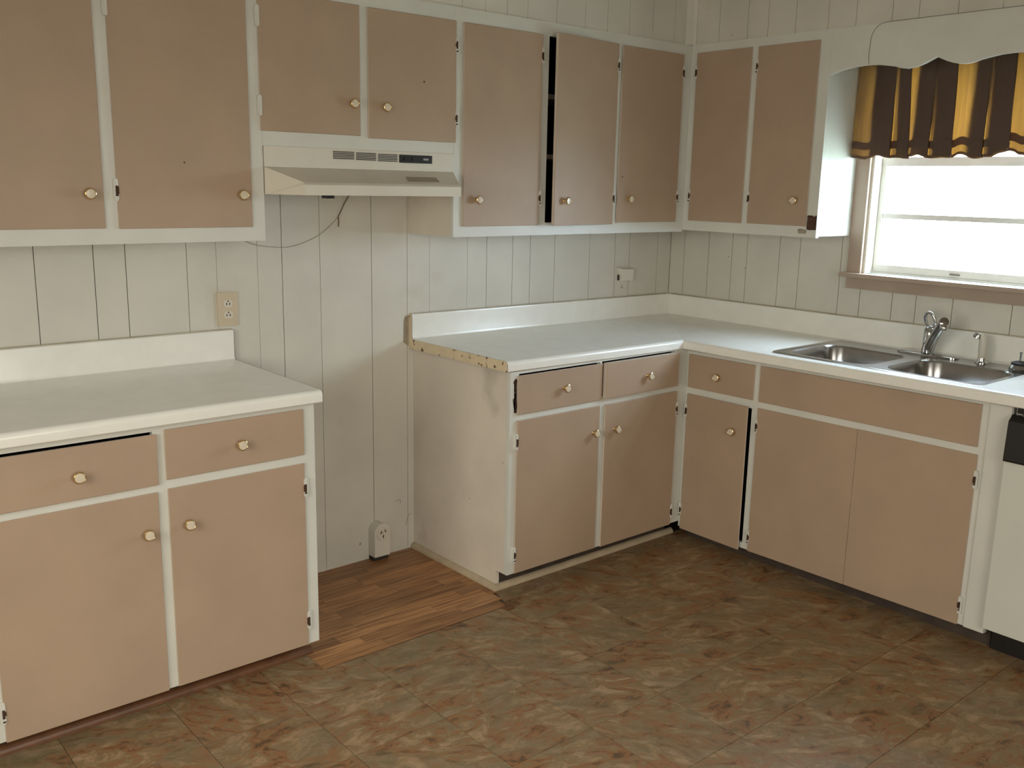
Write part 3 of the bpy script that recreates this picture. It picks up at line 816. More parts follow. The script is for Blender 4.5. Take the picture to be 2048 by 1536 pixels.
# two-door unit on the window wall
ZR0 = 1.362
c = thing('wall_cabinet', 'tall tan two-door wall cabinet beside the window, rust-brown patch at lower corner', 'cabinet', (-0.14, -0.66, ZR0))
carcass(RIGHTU, -1.011, -0.3025, ZR0, ZU1, UIX, c, skip_hi=False)
dS0 = (-0.636, -0.3375, 1.401, 2.143); dS1 = (-0.9625, -0.6665, 1.402, 2.142)
frame(RIGHTU, -1.011, -0.3015, ZR0-0.006, ZU1+0.001, UIX, [shrink(dS0), shrink(dS1)], c)
d = panel(RIGHTU, 'door', *dS0, UIX, c)
for z in (1.515, 2.060): hinge(RIGHTU, -0.3365, 1, UIX, z, d)
d = panel(RIGHTU, 'door', *dS1, UIX, c); knob(RIGHTU, -0.905, UIX+PROUD, 1.507, d)
for z in (1.512, 2.062): hinge(RIGHTU, -0.6655, 1, UIX, z, d)
random.seed(3)
def ragged(run, u0, u1, z0, z1, w, parent, mat, name='bare_patch', n=9, amp=0.004, t=0.0012):
    pts = []
    for k in range(n): pts.append((u0+(u1-u0)*k/n, z0+random.uniform(-amp, amp)*0.4))
    for k in range(n): pts.append((u1+random.uniform(-amp, amp)*0.5, z0+(z1-z0)*k/n))
    for k in range(n): pts.append((u1-(u1-u0)*k/n, z1+random.uniform(-amp, amp)))
    for k in range(n): pts.append((u0+random.uniform(-amp, amp), z1-(z1-z0)*k/n))
    bm = bmesh.new()
    extrude_poly(bm, [run.p(a, w, b) for a, b in pts], run.p(0, t, 0)-run.p(0, 0, 0))
    bmesh.ops.triangulate(bm, faces=[f for f in bm.faces if len(f.verts) > 4])
    return obj(name, bm, mat, parent)
o_ = ragged(RIGHTU, -1.0085, -0.9665, 1.389, 1.446, UIX+0.0003, c, 'bare_wood'); o_['label'] = 'rust-brown bare patch with torn edge'
ragged(RIGHTU, -0.962, -0.925, 1.372, 1.388, UIX+0.0002, c, 'mark_film', amp=0.003, t=0.0004)

# ------------------------------------------------------------------ scalloped valance board and its wire
half = [(0.434, 2.003), (0.400, 2.013), (0.366, 2.021), (0.33, 2.026), (0.297, 2.0285), (0.262, 2.029), (0.228, 2.027), (0.19, 2.021), (0.16, 2.0155), (0.135, 2.008), (0.110, 2.0045), (0.085, 2.007), (0.063, 2.012), (0.040, 2.020), (0.020, 2.029), (0.0, 2.038)]
VC = -1.439
low = [(VC+a, z) for a, z in half] + [(VC-a, z) for a, z in half[::-1][1:]]
v = thing('valance_board', 'white scalloped wooden valance board above the sink window', 'valance', (-0.27, VC, 2.0))
bm = bmesh.new()
ys = [p[0] for p in low]
for (ya, za), (yb, zb) in zip(low[:-1], low[1:]):
    q = [(-UIX, ya, za), (-UIX, yb, zb), (-UIX, yb, ST), (-UIX, ya, ST)]
    q2 = [(-UIX+0.019, y, z) for _, y, z in q]
    A = [bm.verts.new(p) for p in q]; B = [bm.verts.new(p) for p in q2]
    bm.faces.new(A); bm.faces.new(B[::-1])
    bm.faces.new((A[0], A[1], B[1], B[0])); bm.faces.new((A[2], A[3], B[3], B[2]))
    if ya == low[0][0]: bm.faces.new((A[0], B[0], B[3], A[3]))
    if yb == low[-1][0]: bm.faces.new((A[1], A[2], B[2], B[1]))
bmesh.ops.remove_doubles(bm, verts=bm.verts[:], dist=0.0002)
bmesh.ops.translate(bm, verts=bm.verts[:], vec=(0, -0.0065, 0))
obj('board', bm, 'white_paint', v)
obj('end_panel', bx(-UIX+0.0195, -0.001, VC-0.434-0.0065, VC-0.434+0.010, 1.362, ST), 'white_paint', v)
w_ = smooth_path([(-UIX-0.0016, -1.180, 2.030), (-UIX-0.0016, -1.176, 2.06), (-UIX-0.0016, -1.1775, 2.10), (-UIX-0.0016, -1.181, 2.135), (-UIX-0.0016, -1.195, 2.160), (-UIX-0.0016, -1.226, 2.1775),
                  (-UIX-0.0016, -1.32, 2.180), (-UIX-0.0016, -1.6, 2.1795), (-UIX-0.0016, -1.86, 2.179)], 6)
bm = bmesh.new(); tube(bm, w_, 0.0009, 6)
tag(obj('wire', bm, 'wire_grey'), 'thin dark wire running up over the scalloped valance board', 'wire')

# ------------------------------------------------------------------ window
win = thing('window_1', 'bright double-hung window with tan casing over the sink', 'window', (0, VC, WZ0))
struct(win); del win['category']
def P(nm, mt, *b, bevel=0.0): return obj(nm, bx(*b), mt, win, bevel=bevel)
P('casing', 'window_trim', -0.018, -0.0003, WY1-0.004, -1.0115, 1.204, 2.15, bevel=0.002)
P('casing', 'window_trim', -0.018, -0.0003, -1.8690, WY0+0.004, 1.204, 2.15, bevel=0.002)
P('head_casing', 'window_trim', -0.018, -0.0003, WY0+0.004, WY1-0.004, 2.086, 2.15, bevel=0.002)
P('stool', 'window_trim', -0.052, 0.05, WY0-0.085, WY1+0.077, 1.187, 1.204, bevel=0.003)
P('apron', 'window_trim', -0.016, -0.0003, WY0-0.06, WY1+0.059, 1.136, 1.187, bevel=0.002)
P('jamb', 'jamb_white', 0.0005, 0.135, WY1-0.016, WY1-0.0005, 1.2045, WZ1, bevel=0.001)
P('jamb', 'jamb_white', 0.0005, 0.135, WY0+0.0005, WY0+0.016, 1.2045, WZ1, bevel=0.001)
P('head_jamb', 'jamb_white', 0.0005, 0.135, WY0+0.016, WY1-0.016, WZ1-0.016, WZ1-0.0005)
P('sill', 'sash_white', 0.0505, 0.16, WY0+0.016, WY1-0.016, 1.190, 1.212)
ya, yb = WY0+0.017, WY1-0.017
def sash(x0, x1, z0, z1, nm, muntin, rail_lo=0.030, rail_hi=0.036):
    bm = bmesh.new()
    s = obj(nm, bx(x0, x1, yb-0.020, yb, z0, z1), 'sash_white', win)
    obj('stile', bx(x0, x1, ya, ya+0.020, z0, z1), 'sash_white', s)
    obj('bottom_rail', bx(x0-0.003, x1, ya+0.020, yb-0.020, z0, z0+rail_lo), 'sash_white', s)
    obj('top_rail', bx(x0-0.003, x1, ya+0.020, yb-0.020, z1-rail_hi, z1), 'sash_white', s)
    if muntin: obj('muntin', bx(x0+0.004, x1-0.004, ya+0.020, yb-0.020, muntin[0], muntin[1]), 'sash_white', s)
    xm = (x0+x1)/2
    if muntin:
        obj('pane', bx(xm-0.0015, xm+0.0015, ya+0.020, yb-0.020, z0+rail_lo, muntin[0]), 'window_glass', s)
        obj('pane', bx(xm-0.0015, xm+0.0015, ya+0.020, yb-0.020, muntin[1], z1-rail_hi), 'window_glass', s)
    else:
        obj('pane', bx(xm-0.0015, xm+0.0015, ya+0.020, yb-0.020, z0+rail_lo, z1-rail_hi), 'window_glass', s)
    return s
s1 = sash(0.060, 0.088, 1.213, 1.692, 'lower_sash', (1.438, 1.4595))
s2 = sash(0.092, 0.120, 1.735, 2.073, 'upper_sash', None)
bm = bmesh.new()
box(bm, 0.062, 0.086, -1.49, -1.45, 1.692, 1.698); box(bm, 0.066, 0.082, -1.478, -1.462, 1.698, 1.708)
obj('sash_lock', bm, 'sash_white', s1)
obj('lift', bx(0.050, 0.060, -1.47, -1.43, 1.222, 1.229), 'steel', s1)

# curtain: cloth folded on itself so that folds go three layers deep
folds = [(-1.100, -1.187, 0.1), (-1.204, -1.256, 0.5), (-1.279, -1.350, -0.1), (-1.357, -1.436, 0.25), (-1.500, -1.560, -0.05), (-1.569, -1.650, 0.2), (-1.735, -1.775, 0.0), (-1.79, -1.825, 0)]
path = [(-1.0155, -0.020, 0), (-1.0165, -0.045, 0), (-1.019, -0.068, 0), (-1.026, -0.076, 0)]
fi = 0
for (a, b, sl) in folds:
    path += [((path[-1][0]+a)/2, -0.071-0.008*(fi % 2), sl), (a, -0.072, sl), ((a+b)/2, -0.079, sl), (b, -0.077, sl), (b-0.001, -0.071, sl), ((a+b)/2, -0.067, sl), (a, -0.066, sl), (a+0.001, -0.061, sl), ((a+b)/2, -0.057, sl), (b, -0.060, sl)]
    fi += 1
path += [(-1.838, -0.072, 0), (-1.850, -0.07, 0), (-1.860, -0.05, 0), (-1.862, -0.02, 0)]
cp = []
for (p, q) in zip(path[:-1], path[1:]):
    for k in range(2):
        t = k/2; cp.append((p[0]*(1-t)+q[0]*t, p[1]*(1-t)+q[1]*t, p[2]*(1-t)+q[2]*t))
cp.append(path[-1])
def ripple(y): return 0.006*math.sin(y*38+1)+0.004*math.sin(y*71)
NZ = 9; ZT, ZB = 2.075, 1.688
bm = bmesh.new(); grid = []
for i, (y, x, sl) in enumerate(cp):
    colv = []
    for j in range(NZ):
        t = j/(NZ-1); zb = ZB+ripple(y)+ (0.012 if y < -1.6 else 0)
        z = ZT+(zb-ZT)*t
        colv.append(bm.verts.new((x-0.004*t+0.002*math.sin(i*1.3+j), y+sl*0.10*(t-0.5)*-1*0.5, z)))
    grid.append(colv)
for i in range(len(grid)-1):
    for j in range(NZ-1):
        bm.faces.new((grid[i][j], grid[i+1][j], grid[i+1][j+1], grid[i][j+1]))
cu = thing('curtain', 'short pleated gold-brown cafe valance curtain glowing in the sink window', 'curtain', (-0.065, VC, 1.69))
co = obj('cloth', bm, 'curtain_cloth', cu, smooth=True)
bm = bmesh.new(); hv = []
for i, (y, x, sl) in enumerate(cp):
    zb = ZB+ripple(y)+(0.012 if y < -1.6 else 0)
    yy_ = y+sl*0.10*0.5*-1*0.5
    hv.append([bm.verts.new((x-0.004-0.0022+0.002*math.sin(i*1.3+NZ-1), yy_, zb-0.001)), bm.verts.new((x-0.004-0.0022+0.002*math.sin(i*1.3+NZ-1), yy_, zb+0.0105))])
for i in range(len(hv)-1): bm.faces.new((hv[i][0], hv[i+1][0], hv[i+1][1], hv[i][1]))
obj('hem', bm, 'curtain_cloth', cu, smooth=True)
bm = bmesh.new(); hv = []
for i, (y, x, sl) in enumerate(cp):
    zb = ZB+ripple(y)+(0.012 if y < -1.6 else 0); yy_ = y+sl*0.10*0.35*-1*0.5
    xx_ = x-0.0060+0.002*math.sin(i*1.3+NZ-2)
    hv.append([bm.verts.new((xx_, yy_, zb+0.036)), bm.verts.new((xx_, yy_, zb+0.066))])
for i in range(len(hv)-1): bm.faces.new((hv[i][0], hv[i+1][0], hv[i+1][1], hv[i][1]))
obj('cloth_band', bm, 'curtain_cloth', cu, smooth=True)  # second cloth layer, added to darken a strip above the hem
bm = bmesh.new(); tube(bm, [(-0.045, -1.015, 2.06), (-0.045, -1.865, 2.06)], 0.006, 10)
obj('rod', bm, 'brass', cu, smooth=True)
for y in (-1.016, -1.864): obj('bracket', bx(-0.05, -0.018, y-0.006, y+0.006, 2.05, 2.07), 'brass', cu)

# ------------------------------------------------------------------ base cabinets
# left base unit
LW = 0.631
c = thing('base_cabinet', 'tan base cabinet with two drawers and two doors left of the range gap', 'cabinet', (-2.9, -0.3, 0))
LZ = 0.868
carcass(BACK, -3.392, -2.4075, 0, LZ, LW, c, toe=(0.066, 0.565))
fr = [(-3.347, -2.9045, 0.700, 0.848), (-2.881, -2.4465, 0.709, 0.856), (-3.346, -2.9075, 0.064, 0.678), (-2.879, -2.448, 0.066, 0.682)]
frame(BACK, -3.392, -2.4075, 0.066, LZ, LW, [(-3.339, -2.9125, 0.708, 0.8545), shrink(fr[1]), (-3.338, -2.9155, 0.078, 0.67), (-2.871, -2.456, 0.078, 0.674)], c)
d = panel(BACK, 'drawer', *fr[0], LW, c, proud=0.010, lean=Matrix.Rotation(math.radians(1.0), 3, 'X')); knob(BACK, -3.119, LW+0.010, 0.766, d)
d = panel(BACK, 'drawer', *fr[1], LW, c); knob(BACK, -2.658, LW+PROUD, 0.779, d)
d = panel(BACK, 'door', *fr[2], LW, c); knob(BACK, -2.945, LW+PROUD, 0.563, d)
for z in (0.151, 0.60): hinge(BACK, -3.347, -1, LW, z, d)
d = panel(BACK, 'door', *fr[3], LW, c); knob(BACK, -2.827, LW+PROUD, 0.568, d)
for z in (0.152, 0.602): hinge(BACK, -2.447, 1, LW, z, d)

# back corner base unit
BW = 0.626; BX0 = -1.597
c = thing('base_cabinet', 'worn tan base cabinet right of the range gap, cream side panel, chipped paint', 'cabinet', (-1.1, -0.3, 0))
BZ = 0.8735
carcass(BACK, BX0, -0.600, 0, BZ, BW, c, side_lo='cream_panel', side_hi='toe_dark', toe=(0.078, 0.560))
DBR = 0.587
E0 = (-1.564, -1.121, 0.710, 0.858); E1 = (-1.112, -0.666, 0.714, 0.859)
e0 = (-1.566, -1.128, 0.080, 0.687); e1 = (-1.097, -0.655, 0.078, 0.687)
frame(BACK, BX0, -DBR, 0.078, BZ, BW, [(-1.556, -1.129, 0.718, 0.8635), (-1.1185, -0.674, 0.722, 0.8645), (-1.558, -1.136, 0.09, 0.679), (-1.089, -0.663, 0.09, 0.679)], c)
d = panel(BACK, 'drawer', *E0, BW, c, proud=0.009); knob(BACK, -1.329, BW+0.009, 0.785, d)
d = panel(BACK, 'drawer', *E1, BW, c, proud=0.022); knob(BACK, -0.865, BW+0.022, 0.782, d); d['label'] = 'tan drawer pulled slightly open'
d = panel(BACK, 'door', *e0, BW, c, proud=0.009); knob(BACK, -1.159, BW+0.009, 0.579, d)
for z in (0.156, 0.606): hinge(BACK, -1.567, -1, BW, z, d, proud=0.009)
d = panel(BACK, 'door', *e1, BW, c, proud=0.011); knob(BACK, -1.038, BW+0.011, 0.578, d)
for z in (0.141, 0.609): hinge(BACK, -0.654, 1, BW, z, d, proud=0.011)
random.seed(11)
o_ = ragged(BACK, -1.5770, -1.5655, 0.718, 0.840, BW+0.0003, c, 'bare_wood', n=14, amp=0.007, t=0.0008); o_['label'] = 'chipped paint baring brown wood'

# sink run base unit (narrow door + sink doors + end filler)
c = thing('sink_cabinet', 'long tan base cabinet under the sink with wide false front', 'cabinet', (-0.3, -1.3, 0))
R = RIGHTB
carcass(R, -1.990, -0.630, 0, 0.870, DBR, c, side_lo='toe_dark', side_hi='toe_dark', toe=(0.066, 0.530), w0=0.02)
F0 = (-0.981, -0.6385, 0.7105, 0.8565); f0 = (-0.966, -0.642, 0.060, 0.682)
PP = (-1.8915, -1.0075, 0.7095, 0.8585); s0 = (-1.4520, -1.0075, 0.064, 0.683); s1_ = (-1.8965, -1.4535, 0.064, 0.684)
frame(R, -1.990, -0.6265, 0.066, 0.870, DBR, [shrink(F0), shrink(PP), (-0.976, -0.652, 0.09, 0.674), (-1.444, -1.0155, 0.09, 0.675), (-1.8885, -1.46, 0.09, 0.675)], c)
d = panel(R, 'drawer', *F0, DBR, c); knob(R, -0.802, DBR+PROUD, 0.778, d)
d = panel(R, 'door', -0.9700, -0.642, 0.060, 0.682, DBR, c, proud=0.009, swing=(-0.642, math.radians(-2.2))); d['label'] = 'narrow tan door slightly ajar'
knob(R, -0.905, DBR+0.009+0.0095, 0.566, d)
for z in (0.150, 0.607): hinge(R, -0.641, 1, DBR+0.001, z, d, proud=0.009)
d = panel(R, 'false_front', *PP, DBR, c); d['label'] = 'wide tan false drawer front without knob'
d = panel(R, 'door', *s0, DBR, c)
for z in (0.125, 0.607): hinge(R, -1.0065, 1, DBR, z, d)
d = panel(R, 'door', *s1_, DBR, c)
for z in (0.139, 0.597): hinge(R, -1.8975, -1, DBR, z, d)
obj('filler_strip', R.bx(-1.9885, -1.920, DBR+0.0003, DBR+0.0075, 0.066, 0.868), 'white_paint', c, bevel=0.002)

# shoe mouldings
def quarter(pts2, r, nm, mt, lab, out):
    """quarter-round swept along 2-D polyline pts2 with the outward offset directions 'out' per point"""
    bm = bmesh.new(); rings = []
    for (x, y), (ox, oy) in zip(pts2, out):
        ring = [bm.verts.new((x, y, 0.0005))]
        for k in range(6):
            a = PI/2*k/5
            ring.append(bm.verts.new((x+ox*r*math.cos(a), y+oy*r*math.cos(a), 0.0005+r*math.sin(a)*1.15)))
        rings.append(ring)
    for A, B in zip(rings[:-1], rings[1:]):
        n = len(A)
        for k in range(n): bm.faces.new((A[k], A[(k+1) % n], B[(k+1) % n], B[k]))
    bm.faces.new(rings[0]); bm.faces.new(rings[-1][::-1])
    return struct(obj(nm, bm, mt), lab)
quarter([(-3.39, -0.5655), (-2.408, -0.5655)], 0.022, 'trim_1', 'shoe_brown', 'brown shoe moulding under the left base cabinet', [(0, -1), (0, -1)])
quarter([(BX0-0.0005, -0.001), (BX0-0.0005, -0.5610), (-0.56, -0.5610)], 0.019, 'trim_2', 'shoe_cream', 'cream quarter-round moulding around the worn base cabinet', [(-1, 0), (-1, -1), (0, -1)])

# ------------------------------------------------------------------ countertops
def profile(dc, H, th, bs, bt):
    pr = [(0.0008, H+bs), (bt-0.004, H+bs), (bt-0.001, H+bs-0.002), (bt, H+bs-0.006), (bt, H+0.012), (bt+0.0035, H+0.0035), (bt+0.012, H)]
    rr = 0.016
    pr += [(dc-rr, H)]
    for k in range(1, 7):
        a = PI/2*k/6; pr.append((dc-rr+rr*math.sin(a), H-rr+rr*math.cos(a)))
    pr += [(dc, H-th+0.003), (dc-0.003, H-th), (dc-0.022, H-th), (dc-0.022, H-th+0.0195), (0.0008, H-th+0.0195)]
    return pr
def sweep(bm, sections):
    rings = [[bm.verts.new(p) for p in s] for s in sections]
    n = len(rings[0])
    for A, B in zip(rings[:-1], rings[1:]):
        for k in range(n): bm.faces.new((A[k], A[(k+1) % n], B[(k+1) % n], B[k]))
    bm.faces.new(rings[0][::-1]); bm.faces.new(rings[-1])

def solid_end(pr): return pr[:-3] + [(0.0008, pr[-4][1])]
ct = thing('countertop', 'white laminate countertop with backsplash left of the range gap', 'countertop', (-2.9, -0.33, 0.87))
pl = profile(0.656, 0.9125, 0.0395, 0.108, 0.021)
bm = bmesh.new(); sweep(bm, [[(-3.40, -w, z) for w, z in pl], [(-2.3895, -w, z) for w, z in pl]])
obj('worktop', bm, 'laminate', ct, smooth=True)
bm = bmesh.new(); tube(bm, [(-3.39, -0.0032, 1.0212), (-2.389, -0.0032, 1.0212)], 0.0028, 6); obj('caulk', bm, 'caulk', ct)
ple = solid_end(pl)
bm = bmesh.new(); sweep(bm, [[(-2.3893, -w, z) for w, z in ple], [(-2.3880, -w, z) for w, z in ple]])
obj('end_cap', bm, 'dark_seam', ct)

ct = thing('countertop', 'white L-shaped laminate countertop with backsplash carrying the sink', 'countertop', (-0.6, -0.6, 0.87))
DC, DCR = 0.634, 0.630
HB = 0.9125
pb = profile(DC, HB, 0.0395, 0.1035, 0.020)
def tz(u): return RIGHTB.tilt(u)
def mit(w, z, off):      # corner section: the mitre plane, off = half the joint
    return (-w*DCR/DC-off, -w, z-0.004)
bm = bmesh.new()
sweep(bm, [[(-1.6185, -w, z+0.004*min(1, 1)) for w, z in pb], [mit(w, z, 0.0001) for w, z in pb]])
obj('worktop', bm, 'laminate', ct, smooth=True)
bm = bmesh.new()
pe = [(w, z+0.004) for w, z in solid_end(pb)]
sweep(bm, [[(-1.6190, -w, z) for w, z in pe], [(-1.6172, -w, z) for w, z in pe]])
obj('end_seam', bm, 'dark_seam', ct)
bm = bmesh.new()
sweep(bm, [[(-1.6206, -w, z) for w, z in pe], [(-1.6191, -w, z) for w, z in pe]])
o_ = obj('end_cap', bm, 'laminate_end', ct); o_['label'] = 'yellowed end cap with rust stains'
bm = bmesh.new()
secs = [[(-w*DCR/DC+0.0001, -w-0.0002, z-0.004) for w, z in pb]]
for y, dz in ((-1.0, -0.004), (-1.45, -0.0015), (-2.0, 0.003), (-2.64, 0.004)):
    secs.append([(-w*DCR/DC, y, z+dz) for w, z in pb])
sweep(bm, secs)
sw = obj('worktop', bm, 'laminate', ct, smooth=True)
def caulk(pts):
    bm = bmesh.new(); tube(bm, pts, 0.0023, 6); return obj('caulk', bm, 'caulk', ct)
caulk([(-1.617, -0.0032, HB+0.1035+0.0045), (-0.025, -0.0032, HB+0.1035-0.002)])
caulk([(-0.0032, -0.025, HB+0.1035-0.002), (-0.0032, -1.0, HB+0.1035-0.002), (-0.0032, -2.0, HB+0.1035+0.004), (-0.0032, -2.6, HB+0.1035+0.005)])
# cut the sink opening
SX0, SX1, SY0, SY1 = -0.578, -0.062, -1.880, -1.030
bmc = bx(SX0+0.012, SX1-0.012, SY0+0.012, SY1-0.012, 0.75, 1.1)
cut = obj('cutter', bmc, 'laminate')
md = sw.modifiers.new('cut', 'BOOLEAN'); md.operation = 'DIFFERENCE'; md.object = cut; md.solver = 'EXACT'
dg = bpy.context.evaluated_depsgraph_get()
nm_ = bpy.data.meshes.new_from_object(sw.evaluated_get(dg))
sw.modifiers.clear(); sw.data = nm_
bpy.data.objects.remove(cut)
# darker mark on the wall by the counter end
bm = bmesh.new(); extrude_poly(bm, [(-1.6485, -0.0003, 0.905), (-1.623, -0.0003, 0.885), (-1.6225, -0.0003, 1.012), (-1.640, -0.0003, 1.010), (-1.6475, -0.0003, 0.99)], (0, -0.0005, 0))
o_ = obj('dark_mark', bm, 'mark_film', wb); o_['label'] = 'dark mark beside the counter end'

# ------------------------------------------------------------------ sink
HS = 0.9105
sk = thing('sink', 'stainless steel double-bowl drop-in sink in the white counter', 'sink', ((SX0+SX1)/2, (SY0+SY1)/2, HS))
def rrect(x0, x1, y0, y1, r, n=6):
    pts = []
    for cx, cy, a0 in ((x1-r, y1-r, 0), (x0+r, y1-r, PI/2), (x0+r, y0+r, PI), (x1-r, y0+r, 3*PI/2)):
        for k in range(n+1):
            a = a0+PI/2*k/n; pts.append((cx+r*math.cos(a), cy+r*math.sin(a)))
    return pts
bowls = [(-0.532, -0.185, -1.430, -1.070), (-0.532, -0.185, -1.842, -1.482)]
def ring(bm, pts, z): return [bm.verts.new((x, y, z)) for x, y in pts]
def bridge(bm, A, B):
    n = len(A)
    for k in range(n): bm.faces.new((A[k], A[(k+1) % n], B[(k+1) % n], B[k]))
bm = bmesh.new()
o0 = ring(bm, rrect(SX0, SX1, SY0, SY1, 0.035), HS-0.004+0.0012)
o1 = ring(bm, rrect(SX0+0.001, SX1-0.001, SY0+0.001, SY1-0.001, 0.035), HS+0.002)
o2 = ring(bm, rrect(SX0+0.006, SX1-0.006, SY0+0.006, SY1-0.006, 0.032), HS+0.004)
o3 = ring(bm, rrect(SX0+0.014, SX1-0.014, SY0+0.014, SY1-0.014, 0.028), HS+0.003)
o4 = ring(bm, rrect(SX0+0.018, SX1-0.018, SY0+0.018, SY1-0.018, 0.025), HS+0.0012)
bridge(bm, o0, o1); bridge(bm, o1, o2); bridge(bm, o2, o3); bridge(bm, o3, o4)
edges = [e for e in bm.edges if e.verts[0] in o4 and e.verts[1] in o4]
holes = []
for (a, b, c_, d_) in bowls:
    h = ring(bm, rrect(a, b, c_, d_, 0.075), HS+0.0012)
    holes.append(h)
    for k in range(len(h)): edges.append(bm.edges.new((h[k], h[(k+1) % len(h)])))
bmesh.ops.triangle_fill(bm, edges=edges, use_beauty=True, use_dissolve=False)
obj('rim', bm, 'steel', sk, smooth=True)
for (a, b, c_, d_) in bowls:
    bm = bmesh.new(); rs = []
    for ins, z, r in ((0, HS+0.0012, 0.075), (0.003, HS-0.002, 0.074), (0.006, HS-0.008, 0.072), (0.010, HS-0.10, 0.070), (0.016, HS-0.135, 0.066), (0.034, HS-0.150, 0.055), (0.060, HS-0.154, 0.04)):
        rs.append(ring(bm, rrect(a+ins, b-ins, c_+ins, d_-ins, r), z))
    for A, B in zip(rs[:-1], rs[1:]): bridge(bm, A, B)
    bm.faces.new(rs[-1])
    ba = obj('basin', bm, 'steel', sk, smooth=True)
    bm = bmesh.new(); lathe(bm, ((a+b)/2, (c_+d_)/2, HS-0.1535), (0, 0, 1), [(0.045, 0), (0.045, 0.002), (0.035, 0.003), (0.03, -0.0005), (0.0, -0.0005)], 20)
    obj('drain', bm, 'chrome', ba, smooth=True)

# faucet
FXc, FYc = -0.105, -1.452
fa = thing('faucet', 'chrome single-lever kitchen faucet with loop handle behind the sink', 'faucet', (FXc, FYc, HS+0.0015))
bm = bmesh.new()
r_ = rrect(FXc-0.027, FXc+0.027, FYc-0.125, FYc+0.125, 0.026, 6)
A = ring(bm, r_, HS+0.0014); B = ring(bm, r_, HS+0.008)
r2_ = rrect(FXc-0.022, FXc+0.022, FYc-0.118, FYc+0.118, 0.021, 6); C_ = ring(bm, r2_, HS+0.012)
bridge(bm, A, B); bridge(bm, B, C_); bm.faces.new(C_); bm.faces.new(A[::-1])
obj('base_plate', bm, 'chrome', fa, smooth=True)
bm = bmesh.new(); lathe(bm, (FXc, FYc, HS+0.0125), (0, 0, 1), [(0.027, 0), (0.0265, 0.02), (0.0245, 0.022), (0.0245, 0.075), (0.022, 0.095), (0.012, 0.108), (0, 0.112)], 20)
obj('body', bm, 'chrome', fa, smooth=True)
sp = smooth_path([(FXc-0.004, FYc-0.004, HS+0.030), (FXc-0.034, FYc-0.032, HS+0.072), (FXc-0.066, FYc-0.063, HS+0.114), (FXc-0.094, FYc-0.092, HS+0.150), (FXc-0.102, FYc-0.100, HS+0.156)], 5)
nn = len(sp)
bm = bmesh.new(); tube(bm, sp, [0.0215-0.004*i/(nn-1) if i < nn-1 else 0.010 for i in range(nn)], 14)
obj('spout', bm, 'chrome', fa, smooth=True)
bm = bmesh.new(); lathe(bm, (FXc-0.104, FYc-0.099, HS+0.144), (-0.3, -0.3, -0.9), [(0.0145, 0), (0.0150, 0.014), (0.012, 0.020), (0, 0.020)], 14)
obj('aerator', bm, 'chrome', fa, smooth=True)
lp = smooth_path([(FXc+0.006, FYc+0.015, HS+0.098), (FXc+0.004, FYc+0.022, HS+0.130), (FXc-0.002, FYc+0.026, HS+0.155), (FXc-0.006, FYc+0.014, HS+0.172), (FXc-0.008, FYc-0.004, HS+0.168), (FXc-0.006, FYc-0.018, HS+0.142), (FXc-0.002, FYc-0.017, HS+0.100)], 5)
bm = bmesh.new(); tube(bm, lp, 0.0068, 10)
obj('loop_handle', bm, 'chrome', fa, smooth=True)
# side sprayer
spx, spy = -0.108, -1.665
s_ = thing('sink_sprayer', 'pale plastic side sprayer standing on the sink deck beside the faucet', 'sprayer', (spx, spy, HS+0.0015))
bm = bmesh.new(); lathe(bm, (spx, spy, HS+0.0013), (0, 0, 1), [(0.024, 0), (0.024, 0.004), (0.017, 0.010), (0.0155, 0.022), (0.0, 0.022)], 18)
obj('holder', bm, 'chrome', s_, smooth=True)
pth = smooth_path([(spx, spy, HS+0.020), (spx, spy, HS+0.055), (spx-0.001, spy+0.000, HS+0.085), (spx-0.005, spy+0.007, HS+0.103), (spx-0.012, spy+0.020, HS+0.108)], 5)
bm = bmesh.new(); n_ = len(pth); tube(bm, pth, [0.0135+0.0035*math.sin(PI*min(1, i/(n_*0.7))) if i < n_*0.7 else 0.0125 for i in range(n_)], 14)
obj('wand', bm, 'sprayer_plastic', s_, smooth=True)
bm = bmesh.new(); lathe(bm, (spx-0.012, spy+0.018, HS+0.112), (-0.12, 0.25, -1.0), [(0.0125, -0.004), (0.0145, 0.002), (0.0150, 0.014), (0.0, 0.014)], 14)
obj('spray_head', bm, 'steel', s_, smooth=True)
# drain strainer standing on the deck
stx, sty = -0.150, -1.822
s_ = thing('drain_strainer', 'steel sink strainer with black rubber collar and post, at sink corner', 'strainer', (stx, sty, HS+0.0015))
bm = bmesh.new(); lathe(bm, (stx, sty, HS+0.0013), (0, 0, 1), [(0.034, 0), (0.037, 0.004), (0.038, 0.012), (0.033, 0.020), (0.029, 0.024), (0, 0.024)], 22)
obj('basket', bm, 'steel', s_, smooth=True)
bm = bmesh.new(); lathe(bm, (stx, sty, HS+0.0255), (0, 0, 1), [(0.022, 0), (0.030, 0.002), (0.030, 0.007), (0.018, 0.012), (0.0, 0.013)], 20)
obj('rubber_collar', bm, 'rubber', s_, smooth=True)
bm = bmesh.new(); lathe(bm, (stx, sty, HS+0.036), (0, 0, 1), [(0.0035, 0), (0.0035, 0.028), (0.005, 0.030), (0.005, 0.036), (0, 0.037)], 12)
obj('post', bm, 'steel', s_, smooth=True)

